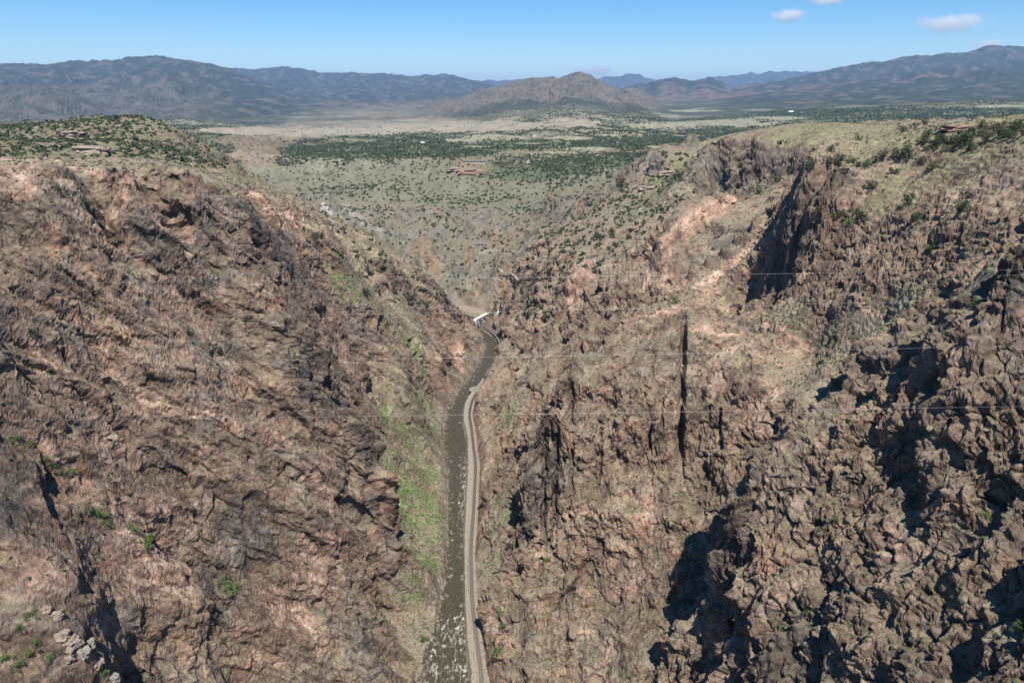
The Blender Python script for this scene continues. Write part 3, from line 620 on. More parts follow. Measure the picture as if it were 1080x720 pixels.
# ------------------------------------------------------------------ helpers for things
def tag(o, label=None, cat=None, group=None, kind=None):
    if label: o['label'] = label
    if cat: o['category'] = cat
    if group: o['group'] = group
    if kind: o['kind'] = kind
    return o
def empty(name, loc, rz=0):
    o = bpy.data.objects.new(name, None); COL.objects.link(o); o.location = loc; o.rotation_euler = (0, 0, rz); o.empty_display_size = .5; return o
class MB:
    def __init__(s): s.v = []; s.f = []
    def box(s, c, d, rz=0, tap=1.):
        x, y, z = c; a, b, h = d[0]/2, d[1]/2, d[2]/2; n = len(s.v); cs, sn = math.cos(rz), math.sin(rz)
        for k in (-1, 1):
            t = tap if k > 0 else 1
            for i, j in ((-1, -1), (1, -1), (1, 1), (-1, 1)):
                px, py = i*a*t, j*b*t; s.v.append((x+px*cs-py*sn, y+px*sn+py*cs, z+k*h))
        s.f += [tuple(n+q for q in t) for t in ((3,2,1,0),(4,5,6,7),(0,1,5,4),(1,2,6,5),(2,3,7,6),(3,0,4,7))]
    def tube(s, pts, r, k=6):
        n0 = len(s.v); pts = [Vector(p) for p in pts]; rr = r if isinstance(r, (list, tuple)) else [r]*len(pts)
        for i, p in enumerate(pts):
            d = (pts[min(i+1, len(pts)-1)]-pts[max(i-1, 0)]).normalized()
            u = d.cross(Vector((0, 0, 1)) if abs(d.z) < .9 else Vector((1, 0, 0))).normalized(); w = d.cross(u)
            for j in range(k):
                a = 2*math.pi*j/k; s.v.append(tuple(p+(u*math.cos(a)+w*math.sin(a))*rr[i]))
        for i in range(len(pts)-1):
            for j in range(k):
                s.f.append((n0+i*k+j, n0+i*k+(j+1) % k, n0+(i+1)*k+(j+1) % k, n0+(i+1)*k+j))
        s.f.append(tuple(n0+j for j in range(k))[::-1]); s.f.append(tuple(n0+(len(pts)-1)*k+j for j in range(k)))
    def mesh(s, name, mat, smooth=False):
        me = bpy.data.meshes.new(name); me.from_pydata([tuple(map(float, q)) for q in s.v], [], s.f); me.materials.append(mat); me.update()
        if smooth: me.polygons.foreach_set('use_smooth', [True]*len(me.polygons))
        return me
    def build(s, name, mat, parent=None, smooth=False):
        o = bpy.data.objects.new(name, s.mesh(name, mat, smooth)); COL.objects.link(o)
        if parent: o.parent = parent
        return o
from mathutils import Vector
rnd = random.Random(11); rs = np.random.RandomState(5)
LK = Look([GP, FP])

# ------------------------------------------------------------------ river
def river():
    ys = np.linspace(84, 965, 1500).astype(F32); t = np.linspace(0, 1, 60).astype(F32)
    T, Y = np.meshgrid(t, ys); xl = ly(_l, Y)-5; xr = ly(_r, Y)+1.5; X = (xl+(xr-xl)*T).astype(F32)
    rap = np.maximum(sstep(345, 325, Y)*(.75+.25*pn(Y/20, Y*0)), .62*sstep(395, 420, Y)*sstep(560, 500, Y)*sstep(.35, .75, T))
    rap = np.maximum(rap, .50*sstep(585, 610, Y)*sstep(690, 640, Y)*sstep(.5, .1, T)); rap = np.maximum(rap, .55*sstep(360, 385, Y)*sstep(430, 400, Y)*sstep(.3, .8, T))
    rap = np.where(Y > 350, rap*1.25, rap)
    n = fbm(X/2.0, Y/5.5, o=5, g=.62); n2 = fbm(X/.9+9, Y/1.8, o=3)
    foam = np.clip(rap, 0, 1)
    Z = RZ+CAMZ+rap*(n*.40+n2*.10)+fbm(X/1.6, Y/1.6, o=2)*.05
    P = np.stack([X, Y, Z], -1); col = np.zeros(P.shape, F32); col[..., 0] = foam; col[..., 1] = np.clip(n*.5+.5, 0, 1)
    m, nt, b = new_mat('river_water'); L = nt.links.new
    a = nt.nodes.new('ShaderNodeAttribute'); a.attribute_name = 'tint'; sp = nt.nodes.new('ShaderNodeSeparateColor'); L(a.outputs['Color'], sp.inputs['Color'])
    m1 = nt.nodes.new('ShaderNodeMix'); m1.data_type = 'RGBA'; m1.inputs[6].default_value = (.052, .042, .021, 1); m1.inputs[7].default_value = (.085, .072, .044, 1); L(sp.outputs[1], m1.inputs[0])
    tw = nt.nodes.new('ShaderNodeTexCoord'); mp = nt.nodes.new('ShaderNodeMapping'); mp.inputs['Scale'].default_value = (.42, .20, .3); L(tw.outputs['Object'], mp.inputs['Vector'])
    fn = nt.nodes.new('ShaderNodeTexNoise'); fn.inputs['Scale'].default_value = 1.; fn.inputs['Detail'].default_value = 9; fn.inputs['Roughness'].default_value = .68; fn.inputs['Distortion'].default_value = .9; L(mp.outputs['Vector'], fn.inputs['Vector'])
    fa = nt.nodes.new('ShaderNodeMath'); fa.operation = 'MULTIPLY_ADD'; fa.inputs[1].default_value = .30; L(sp.outputs[0], fa.inputs[0]); L(fn.outputs['Fac'], fa.inputs[2])
    fm = nt.nodes.new('ShaderNodeMapRange'); fm.interpolation_type = 'SMOOTHSTEP'; fm.inputs['From Min'].default_value = .73; fm.inputs['From Max'].default_value = .93; L(fa.outputs[0], fm.inputs['Value'])
    m2 = nt.nodes.new('ShaderNodeMix'); m2.data_type = 'RGBA'; m2.inputs[7].default_value = (.55, .53, .46, 1); L(m1.outputs[2], m2.inputs[6]); L(fm.outputs['Result'], m2.inputs[0]); L(m2.outputs[2], b.inputs['Base Color'])
    rr = nt.nodes.new('ShaderNodeMapRange'); rr.inputs['To Min'].default_value = .28; rr.inputs['To Max'].default_value = .9; L(fm.outputs['Result'], rr.inputs['Value']); L(rr.outputs['Result'], b.inputs['Roughness'])
    b.inputs['Specular IOR Level'].default_value = .22
    tc = nt.nodes.new('ShaderNodeTexCoord'); nn = nt.nodes.new('ShaderNodeTexNoise'); nn.inputs['Scale'].default_value = .8; nn.inputs['Detail'].default_value = 4; L(tc.outputs['Object'], nn.inputs['Vector'])
    bp = nt.nodes.new('ShaderNodeBump'); bp.inputs['Strength'].default_value = .5; bp.inputs['Distance'].default_value = .5; L(nn.outputs['Fac'], bp.inputs['Height']); L(bp.outputs['Normal'], b.inputs['Normal'])
    mesh_np('river', P.reshape(-1, 3), grid_faces(*Y.shape), m, smooth=True, kind='structure', col=col.reshape(-1, 3))
river()
# ------------------------------------------------------------------ railway: ballast bed, riprap shoulder, track
def cx(Y): # track centre line, smoothed
    return float(np.mean([ly(_b, Y+k*4.)-min(3.1, max(1.8, .38*(ly(_b, Y+k*4.)-ly(_r, Y+k*4.)))) for k in (-3, -2, -1, 0, 1, 2, 3)]))
def strip(yy, offs, zs, jit=0.):
    V = []
    for y in yy:
        c = cx(y); d = Vector((cx(y+2)-cx(y-2), 4)).normalized(); nx, ny = d.y, -d.x
        for o, z in zip(offs, zs):
            V.append((c+nx*o+rnd.uniform(-jit, jit), y+ny*o, BZ+CAMZ+z+rnd.uniform(-jit, jit)*.2))
    return np.array(V), grid_faces(len(yy), len(offs))
M_BALL = simple('ballast', (.30, .262, .215), .95, var=.25, scale=.8, bump=.4)
M_SLEEP = simple('sleeper_wood', (.10, .085, .072), .95, var=.3, scale=2)
M_RAIL = simple('rail_steel', (.20, .15, .12), .5, .6, var=.2)
M_WALL = simple('shoulder_rubble', (.29, .245, .185), .95, var=.35, scale=.35, bump=.6)
yy = np.arange(90, 890, 1.2)
V, Fq = strip(yy, (-1.95, -1.4, 0, 1.4, 1.95), (-.12, .34, .36, .34, -.12), .06)
mesh_np('railway_bed', V, Fq, M_BALL, kind='structure')
tr = empty('railway_track', (cx(90), 90, BZ+CAMZ+.4)); tag(tr, 'single railway track on pale ballast running beside the brown river', 'railway track')
o0 = np.array(tr.location)
for sgn in (-1, 1):
    V, Fq = strip(yy, (sgn*.72-.05, sgn*.72-.05, sgn*.72+.05, sgn*.72+.05), (.45, .62, .62, .45)); mesh_np('rail', V-o0, Fq, M_RAIL, parent=tr)
sb = MB()
for y in np.arange(92, 888, .62):
    c = cx(y); rz = math.atan2(-(cx(y+2)-cx(y-2)), 4); sb.box((c-o0[0], y-o0[1], .02+BZ+CAMZ+.42-o0[2]), (2.5, .27, .16), rz)
so_ = sb.build('sleepers', M_SLEEP, tr); so_['kind'] = 'stuff'
# rubble shoulder between track and river: one long bank of tumbled stone
def shoulder():
    ys = np.arange(90, 640, .9); T = np.linspace(0, 1, 9); V = []
    for y in ys:
        x0 = ly(_r, y)-.6; x1 = cx(y)-2.2
        for k, t in enumerate(T):
            z = [-5.9, -3.6, -1.4, .35, .30, .32, .22, .15, -.15][k]
            V.append((x0+(x1-x0)*t+rnd.uniform(-.25, .25), y+rnd.uniform(-.25, .25), BZ+CAMZ+z+rnd.uniform(-.22, .22)))
    o = mesh_np('stone_embankment', np.array(V), grid_faces(len(ys), 9), M_WALL)
    tag(o, 'long pale stone embankment holding the railway above the river edge', 'embankment')
shoulder()
# ------------------------------------------------------------------ white trestle bridge where the canyon bends
M_WHITE = simple('white_paint', (.78, .77, .72), .6, var=.1, scale=.4)
M_CONC = simple('pale_concrete', (.52, .50, .45), .8, var=.15, scale=.4)
M_DKST = simple('dark_steel', (.06, .055, .05), .6, .3)
a = Vector(at(500.5, 338, 850)); b_ = Vector(at(514.5, 330.5, 880)); a.z += CAMZ; b_.z += CAMZ
br = empty('white_bridge', (a+b_)/2, math.atan2((b_-a).y, (b_-a).x)); tag(br, 'small white bridge with slanted legs at the bend of the river', 'bridge')
LB = (b_-a).xy.length
def seg(fn, name, mat): q = MB(); fn(q); return q.build(name, mat, br)
seg(lambda q: (q.box((0, 0, 0), (LB, 3.6, .8))), 'deck', M_WHITE)
for sgn in (-1, 1):
    seg(lambda q: (q.box((0, sgn*1.9, .8), (LB, .3, 1.1)),), 'parapet', M_WHITE)
seg(lambda q: q.box((0, 0, -1.2), (LB*.96, 2.4, 1.2)), 'girder', M_DKST)
for px_ in (-.32, 0, .3):
    for sgn in (-1, 1):
        seg(lambda q: q.tube([(LB*px_, sgn*1.2, -1.9), (LB*px_+1.5, sgn*3., -9.5)], .4, 6), 'leg', M_WHITE)
seg(lambda q: (q.box((-LB*.5, 0, -4.5), (2.6, 6, 9))), 'abutment', M_CONC)
# pale service road leaving the bridge, and the two old pale trails on the slope beyond
M_DIRT = simple('pale_dirt', (.44, .39, .31), 1, var=.2, scale=.3)
def trail(name, pts, wd, lift=.5, mat=None):
    c = []
    for px, py in pts: c.append(Vector(LK.pick(px, py)))
    fine = []
    for i in range(len(c)-1):
        for k in range(6): fine.append(c[i].lerp(c[i+1], k/6))
    fine.append(c[-1]); V = []
    for i, p in enumerate(fine):
        d = (fine[min(i+1, len(fine)-1)]-fine[max(0, i-1)]); d.z = 0; d.normalize(); nn = Vector((-d.y, d.x, 0)); w_ = wd*rnd.uniform(.6, 1.3)
        V += [p-nn*w_-Vector((0, 0, 3)), p-nn*w_+Vector((0, 0, lift)), p+nn*w_+Vector((0, 0, lift)), p+nn*w_-Vector((0, 0, 3))]
    return mesh_np(name, np.array([tuple(q) for q in V]), grid_faces(len(fine), 4), mat or M_DIRT, kind='structure')
trail('road', [(514,331),(520,328),(527,326),(536,323)], 1.6, .8, M_CONC)
trail('path', [(500,266),(507,264),(515,262),(525,262),(534,263),(541,266)], 1.0, 1.2)
trail('path', [(518,280),(525,283),(531,287),(537,291),(542,294),(546,299)], 1.0, 1.2)
# ------------------------------------------------------------------ loose boulders and outcrops
def rock_mesh(name, seed, sc, mat, n=14, blocky=1.6):
    u = np.linspace(0, np.pi, n); v = np.linspace(0, 2*np.pi, 2*n, endpoint=False); U, W = np.meshgrid(u, v, indexing='ij')
    p = np.stack([np.sin(U)*np.cos(W), np.sin(U)*np.sin(W), np.cos(U)], -1)
    q = np.sign(p)*np.abs(p)**(1/blocky); q = q/np.max(np.abs(q), axis=-1, keepdims=True)**.3
    d, g, vv = blocks((q[..., 0]*1.6+seed*3.3).ravel().astype(F32), (q[..., 1]*1.6).ravel().astype(F32), (q[..., 2]*2).ravel().astype(F32))
    q = q*(1+.42*d.reshape(U.shape)+.16*fbm(q[..., 0]*3+seed, q[..., 1]*3, q[..., 2]*3, o=3))[..., None]*np.array(sc)
    V = q.reshape(-1, 3); m = 2*n; F_ = []
    for i in range(n-1):
        for j in range(m): F_.append((i*m+j, (i+1)*m+j, (i+1)*m+(j+1) % m, i*m+(j+1) % m))
    return V, np.array(F_)
M_PALER = simple('pale_rock', (.27, .25, .20), .95, var=.3, scale=.4, bump=.5)
M_PINKR = simple('pink_rock', (.30, .235, .185), .95, var=.35, scale=.25, bump=.6)
M_REDR = simple('red_rock', (.27, .175, .135), .95, var=.4, scale=.12, bump=.6)
def rock(px, py, sc, mat, label, group=None, seed=1, rz=0., sink=.35, name='boulder', cat='boulder'):
    p = LK.pick(px, py); V, F_ = rock_mesh(name, seed, sc, mat)
    o = mesh_np(name, V, F_, mat); o.location = (p[0], p[1], p[2]+sc[2]*(1-2*sink)); o.rotation_euler = (0, 0, rz); tag(o, label, cat, group); return o
rock(500, 409, (4.8, 3.6, 2.6), M_PALER, 'big pale boulder at the water edge where the visible track ends', seed=2)
rock(484, 413, (3, 2.4, 1.2), M_PALER, 'low pale boulder lying in the river just left of the big one', seed=3)
rock(513, 381, (2.4, 2, 1.2), M_PALER, 'small pale boulder in midstream before the river bend', seed=4)
# red outcrop with the flat-topped building
rock(498, 181, (23, 12, 6), M_REDR, 'red ledge of rock jutting out below the long grey building', seed=5, name='rock_outcrop', cat='rock outcrop', sink=.25)
rock(478, 177, (15, 10, 4), M_PINKR, 'pink rounded outcrop left of the red ledge on the far plateau', seed=6, name='rock_outcrop', cat='rock outcrop')
rock(688, 176, (9, 10, 13), simple('grey_rock', (.17, .145, .125), .95, var=.4, scale=.2, bump=.6), 'dark grey rock tower on the slope right of the wooded plateau', seed=7, name='rock_outcrop', cat='rock outcrop')
rock(700, 183, (10, 5, 3), M_PINKR, 'pale pink ledge at the foot of the dark rock tower', seed=8, name='rock_outcrop', cat='rock outcrop')
rock(683, 198, (9, 4, 2.6), M_PINKR, 'small pink ledge lower down the slope below the dark tower', seed=9, name='rock_outcrop', cat='rock outcrop')
rock(98, 158, (13, 8, 3), M_PINKR, 'bare pink rock dome on the left plateau behind the rim', seed=10, name='rock_outcrop', cat='rock outcrop', rz=.2)
rock(72, 141, (12, 8, 3), M_PINKR, 'small bare pink rock patch among trees near the left hilltop', seed=11, name='rock_outcrop', cat='rock outcrop')
rock(1004, 133, (9, 4, 1.6), M_REDR, 'long low orange rock ledge beside the bushes on right rim', seed=13, name='rock_outcrop', cat='rock outcrop')
for i, (px, py, s_) in enumerate([(66,668,2.6),(78,676,3.2),(88,690,2.6),(60,650,2.2),(96,676,2.0),(48,640,1.8),(104,700,2.4),(120,712,2.2),(74,694,1.8)]):
    rock(px, py, (s_*.7, s_*.6, s_*.6), M_PALER if i in (2, 4, 7) else M_PINKR, 'angular boulder in the tumbled pile at bottom left of the left wall', 'boulders tumbled at the lower left', seed=20+i, rz=i*1.3)
# ------------------------------------------------------------------ houses
def far_pt(px, Y):
    r_ = np.clip(np.searchsorted(FP[:, 0, 1], Y), 0, len(FP)-1); c_ = np.argmin(np.abs(project(FP[r_])[0]-px)); return FP[r_, c_]
def house(px, py, L_, W_, H_, rz, wall, roofm, label, flat=False, Y=None, P=None):
    p = LK.pick(px, py) if Y is None else far_pt(px, Y)
    r = empty('house' if not flat else 'long_building', (p[0], p[1], p[2]), rz); tag(r, label, 'house' if not flat else 'building')
    q = MB(); q.box((0, 0, H_/2-1), (L_, W_, H_+2)); q.build('wall', wall, r)
    q = MB()
    if flat: q.box((0, 0, H_+.3), (L_+2.4, W_+2.4, .6))
    else:
        n = 0; h2 = H_+W_*.28
        q.v = [(-L_/2-.5, -W_/2-.5, H_), (L_/2+.5, -W_/2-.5, H_), (L_/2+.5, W_/2+.5, H_), (-L_/2-.5, W_/2+.5, H_), (-L_/2-.5, 0, h2), (L_/2+.5, 0, h2)]
        q.f = [(0, 1, 5, 4), (2, 3, 4, 5), (1, 2, 5), (3, 0, 4), (3, 2, 1, 0)]
    q.build('roof', roofm, r)
    k = max(2, int(L_/6))
    for i in range(k):
        q = MB(); q.box((-L_/2+(i+.5)*L_/k, -W_/2-.04, H_*.55), (L_/k*.5, .12, H_*.35)); q.build('window', M_GLASS, r)
    q = MB(); q.box((L_*.33, -W_/2-.06, 1.05), (1.1, .14, 2.1)); q.build('door', M_DKST, r)
    return r
M_GLASS = simple('window_glass', (.04, .05, .06), .15); M_TANW = simple('tan_wall', (.42, .35, .27), .9); M_ROOFG = simple('grey_roof', (.22, .235, .24), .7)
M_ROOFD = simple('dark_roof', (.09, .075, .065), .8)
house(501.5, 170.5, 44, 12, 4.2, -.03, M_TANW, M_ROOFG, 'long low grey-roofed building on top of the red ledge', True)
house(834, 125.5, 30, 16, 7, .1, M_WHITE, M_WHITE, 'big white barn standing in the far valley beyond the right rim', Y=4400)
house(808, 134, 60, 14, 5, .05, simple('dark_wood', (.08, .065, .05)), M_ROOFD, 'long dark shed on the pale field edge beyond the right rim', True, Y=3300)
house(651, 148, 8, 6, 3, .3, M_TANW, M_ROOFG, 'tan cabin beside the small clearing left of the pale meadow')
house(597, 151, 9, 6, 3, -.2, M_TANW, M_ROOFG, 'tan cabin among trees above the middle of the wooded plateau')
house(562, 141, 12, 8, 4, .1, M_WHITE, M_ROOFG, 'white farmhouse at the top edge of the pale green meadow')
house(757, 137, 12, 8, 4, .4, M_WHITE, M_ROOFD, 'small white house below the widest pale field')
house(444, 148, 12, 8, 4, -.1, M_TANW, M_WHITE, 'pale cabin at the left end of the wooded plateau')
house(556, 170, 6, 5, 3, .2, M_WHITE, M_ROOFG, 'tiny white hut in the trees right of the grey building')
# ------------------------------------------------------------------ cables strung across the gorge
M_CAB = simple('steel_cable', (.30, .30, .30), .5, .5)
for k, (Yc, pts, lab) in enumerate([
    (95, [(-260, 334), (200, 331), (490, 331), (740, 325), (1080, 312), (1400, 300)], 'second cable from the top crossing the whole gorge'),
    (82, [(-260, 384), (200, 382), (470, 380), (680, 371), (1080, 363), (1400, 356)], 'third steel cable from the top, crossing the gorge at mid-height of view'),
    (66, [(-260, 446), (340, 441), (560, 436), (740, 433), (1080, 428), (1400, 423)], 'lowest thin steel cable strung across the gorge'),
    (105, [(-260, 300), (300, 298), (740, 289), (900, 287), (1080, 283), (1400, 279)], 'highest thin steel cable strung across the gorge')]):
    X_ = [at(px, py, Yc)[0] for px, py in pts]; Z_ = [at(px, py, Yc)[2]+CAMZ for px, py in pts]
    cf = np.polyfit(X_, Z_, 2); xs = np.linspace(-150, 135, 60)
    q = MB(); q.tube([(x, Yc, float(np.polyval(cf, x))) for x in xs], .009, 5)
    tag(q.build('cable', M_CAB), lab, 'cable', 'cables strung across the gorge')

# stones along the water's edge, and rocks breaking the rapids
def stones():
    V = []; F_ = []; r = rnd; base_f = [(0,1,2),(0,2,3),(0,3,4),(0,4,1),(5,2,1),(5,3,2),(5,4,3),(5,1,4)]
    for k in range(1000):
        y = 250*math.exp(r.random()*1.27); side = r.random(); xl = float(ly(_l, y)); xr = float(ly(_r, y))
        if side < .86: x = xl+r.gauss(.5, 2.2)
        elif side < .985: x = xr+r.gauss(-1, .8)
        else:
            if r.random() < .8 or y > 420: continue
            x = xl+(xr-xl)*r.random()
        s_ = .3+1.2*r.random()**4; n = len(V); a0 = r.random()*6
        V.append((x, y, .2+s_*.6))
        for j in range(4): a = a0+j*1.57+r.uniform(-.3, .3); q = s_*r.uniform(.8, 1.4); V.append((x+q*math.cos(a), y+q*math.sin(a), r.uniform(-.1, .35)*s_))
        V.append((x, y, -s_*.8)); F_ += [tuple(n+i for i in f) for f in base_f]
    return mesh_np('bank_stones', np.array(V), np.array(F_), M_PALER if False else simple('river_stone', (.20, .17, .13), .9, var=.4, scale=.3), kind='stuff')
tag(stones(), 'rough grey stones along the river banks and in the rapids', 'stones')
# ------------------------------------------------------------------ vegetation
def leaf_mat(name, col, var=.45):
    m = simple(name, col, .9, var=var, scale=.9); return m
M_JUN = leaf_mat('juniper_foliage', (.066, .086, .040)); M_BRI = leaf_mat('bright_foliage', (.105, .150, .045)); M_OLI = leaf_mat('olive_foliage', (.085, .10, .05))
M_BARK = simple('bark', (.13, .10, .08), .95, var=.3, scale=4)
def crown_mesh(name, n, leaf, seed, mat, h=1., lobes=9):
    r = np.random.RandomState(seed); L_ = r.normal(size=(lobes, 3))*[.30, .30, .20]+[0, 0, .55*h]; rad = r.uniform(.16, .34, lobes)
    k = r.randint(0, lobes, n); d = r.normal(size=(n, 3)); d /= np.linalg.norm(d, axis=1)[:, None]
    c = L_[k]+d*(rad[k]*r.uniform(.55, 1.1, n))[:, None]; c[:, 2] = np.maximum(c[:, 2], .06)
    u = r.normal(size=(n, 3)); u /= np.linalg.norm(u, axis=1)[:, None]; w = np.cross(u, r.normal(size=(n, 3))); w /= np.linalg.norm(w, axis=1)[:, None]
    s = leaf*r.uniform(.6, 1.4, n)[:, None]
    V = np.stack([c-u*s, c+w*s*.7, c+u*s, c-w*s*.7], 1).reshape(-1, 3); Fc = np.arange(4*n).reshape(n, 4)
    o = mesh_np(name, V, Fc, mat); me = o.data; bpy.data.objects.remove(o); return me
def trunk_mesh(seed):
    r = random.Random(seed); q = MB(); q.tube([(0, 0, -.25), (.02, 0, .1), (r.uniform(-.05, .05), .03, .4)], [.055, .045, .02], 6)
    for k in range(4):
        a = k*1.6+r.random(); q.tube([(.01, 0, .08+.05*k), (.18*math.cos(a), .18*math.sin(a), .32), (.3*math.cos(a), .3*math.sin(a), .52)], [.026, .018, .008], 5)
    return q.mesh('trunk', M_BARK)
TRUNKS = [trunk_mesh(k) for k in range(3)]
CR = {k: [crown_mesh('crown', 620, .055, 10+i, m) for i in range(3)] for k, m in (('jun', M_JUN), ('bri', M_BRI), ('oli', M_OLI))}
CS = {k: [crown_mesh('shrub', 110, .13, 30+i, m, lobes=5) for i in range(3)] for k, m in (('jun', M_JUN), ('bri', M_BRI), ('oli', M_OLI))}
cnt = [0]
def plant(px, py, size, kind, label, group=None, detail=True, P=None):
    """a bush whose crown spans `size` px at its distance, standing on the ground seen at (px, py)"""
    p = LK.pick(px, py+size*.4) if P is None else P
    d = project(np.array(p))[2]; s = size*d/FPX*1.05; i = cnt[0]; cnt[0] += 1; rz = rnd.uniform(0, 6.28); nm = 'juniper' if kind == 'jun' else 'shrub'
    if detail:
        r = empty(nm, (p[0], p[1], p[2]-.15*s), rz); r.scale = (s, s, s*rnd.uniform(.8, 1.05))
        for n_, me in (('trunk', TRUNKS[i % 3]), ('crown', CR[kind][i % 3])):
            o = bpy.data.objects.new(n_, me); COL.objects.link(o); o.parent = r
    else:
        r = bpy.data.objects.new(nm, CS[kind][i % 3]); COL.objects.link(r); r.location = (p[0], p[1], p[2]-.12*s); r.rotation_euler = (0, 0, rz); r.scale = (s, s, s*rnd.uniform(.7, 1.05))
    tag(r, label, nm, group); return r
RIM = [(949,133,8),(960,132,6),(972,129,6),(976,140,9),(968,148,9),(975,145,8),(983,147,14),(991,147,11),(998,144,15),(1006,148,9),(1012,145,11),(1019,141,18),(1030,137,14),(1036,145,9),(1049,131,11),(1042,137,8),(1063,134,18),(1054,137,10),(1063,143,12),(1074,130,11),(1078,137,10),(1034,132,8)]
for q in RIM: plant(*q, 'jun', 'dark green juniper in the dense row along the grassy crest of the right rim', 'junipers along the right rim crest')
MIDR = [(1022,153,11),(997,153,10),(958,158,15),(946,162,13),(930,160,11),(970,165,10),(952,168,7),(906,170,8),(913,173,7),(887,168,13),(880,171,9),(873,173,12),(854,175,11),(940,180,9),(898,166,8),(925,168,7)]
for q in MIDR: plant(*q, rnd.choice(['jun', 'oli', 'jun']), 'bushy juniper on the grassy slope just below the crest row of the right rim', 'junipers below the right rim crest')
one = [(820,148,6,'jun','small dark juniper at the lip of the far grey cliff on the right'),(877,156,8,'jun','juniper standing alone at the brown scarp below the green mesa'),
 (881,225,10,'jun','round dark juniper, leftmost of three bushes above the shadowed buttress'),(905,223,13,'jun','largest of the three bushes on the bench above the shadowed buttress'),(892,232,9,'bri','small bright green bush, lowest of three bushes above the shadowed buttress'),
 (918,193,12,'jun','juniper on the brown ledge below the rim grass, above the three-bush bench'),(958,209,12,'jun','tall dark juniper on the steep rocks at the centre of the right slope'),(982,175,9,'jun','juniper at the top of the broken rocks under the right rim grass'),
 (1013,218,13,'jun','round olive juniper below the pinkish rock slab on the right slope'),(963,231,12,'jun','juniper just under the tall dark one on the right slope'),(987,255,9,'jun','dark juniper, upper of the two low on the right slope'),(978,262,9,'bri','light green bush, lower of the two low on the right slope'),
 (1020,203,9,'jun','juniper touching the right end of the pinkish rock slab'),(985,217,6,'jun','little juniper left of the pinkish rock slab'),(860,222,9,'oli','olive bush at the very edge over the shadowed cliff'),(799,198,10,'bri','bright bush in the notch left of the shadowed buttress'),(819,188,9,'bri','bright green bush above the notch, near the buttress top'),(835,180,8,'jun','dark bush just above the tip of the shadowed buttress'),
 (1028,314,8,'bri','green bush on the bench left of the dark crag at the right edge'),(905,143,6,'jun','tiny juniper on the brown scarp under the flat green mesa'),(713,315,8,'bri','bright green bush at the foot of the folded pink rock'),(620,543,8,'oli','lone olive bush on the ledge halfway up the big right wall'),(577,586,6,'bri','small green bush on the left edge of the big right wall'),
 (848,645,7,'bri','small bright bush among the crags at lower right'),(1074,661,11,'bri','bright green bush at the right edge of the lower crags'),(1041,541,9,'bri','low green bush on a ledge right of centre in the crags'),(882,548,6,'bri','tiny green bush between the crag blocks'),
 (33,347,9,'jun','dark green bush on the left wall near the left edge, mid-height'),(63,198,10,'jun','dark juniper in a cleft just under the left rim'),(89,213,11,'jun','dark green juniper below and right of the cleft juniper on the left wall'),(68,145,7,'jun','dark bush on the left plateau hilltop'),
 (241,617,13,'bri','bright green bush on the lower middle of the left wall'),(159,569,14,'bri','largest bright bush on the diagonal ledge of the left wall'),(141,556,9,'bri','smaller bright bush just above the largest one on the diagonal ledge'),
 (449,669,8,'bri','bright green bush on the river bank at lower left of the water'),(521,685,11,'bri','bright green bush in the strip of gully right of the track, lowest'),(531,658,7,'bri','green bush in the gully right of the track, above the lowest one'),(524,645,6,'bri','small green bush in the gully right of the track, topmost of three'),
 (655,190,9,'jun','dark juniper directly left of the grey rock tower on the far slope'),(694,163,9,'jun','tall dark juniper on the crest beside the grey rock tower'),(710,181,9,'oli','olive bush right of the grey rock tower'),(748,262,4,'jun','small bush in the hollow of the folded pink rock'),
 (321,238,6,'jun','dark bush on the tan shoulder of the left ridge, left of a pair'),(343,248,6,'jun','dark bush on the tan shoulder of the left ridge, right of a pair'),(332,252,8,'oli','olive bush below the pair on the tan shoulder of the left ridge'),(385,305,9,'oli','olive green bush on the grassy strip of the left ridge'),(388,310,7,'bri','green bush at the lower end of the grassy strip of the left ridge')]
for q in one: plant(*q)
for q in [(106,543,11),(98,535,8),(112,549,8),(76,500,8),(57,491,9),(49,482,6),(35,467,8),(17,458,8),(64,497,6)]: plant(*q, 'bri', 'bright green shrub in the line growing on the diagonal ledge of the left wall', 'shrubs on the diagonal ledge')
for q in [(7,691,9),(30,685,12),(41,676,9),(109,706,9),(35,645,9),(98,645,6),(20,660,7),(18,700,8),(52,692,8)]: plant(*q, 'bri', 'green shrub among the rocks at the bottom left corner', 'shrubs at bottom left')
# junipers dotting the hill at the head of the valley: the nearest as individuals, the rest as one woodland
def vis_pool(mask_fn, Ps):
    m = LK.vis & mask_fn(LK.x, LK.y, LK.P); return np.nonzero(m)[0]
nz_ = lambda x, y: fbm((x/38).astype(F32), (y/16).astype(F32), o=3)
idx = vis_pool(lambda x, y, P: (P[:, 1] > 640) & (P[:, 1] < 1650) & (x > 300) & (x < 745) & (y > 160) & (y < 335) & (P[:, 2] > 20), None)
w_ = np.clip(.30+1.0*nz_(LK.x[idx], LK.y[idx])+.55*((LK.y[idx] < 232)*1.)+.5*np.exp(-((LK.x[idx]-590)/60)**2-((LK.y[idx]-215)/30)**2)-.2*(LK.x[idx] < 440)+.35*(LK.y[idx] > 232), .06, 2)
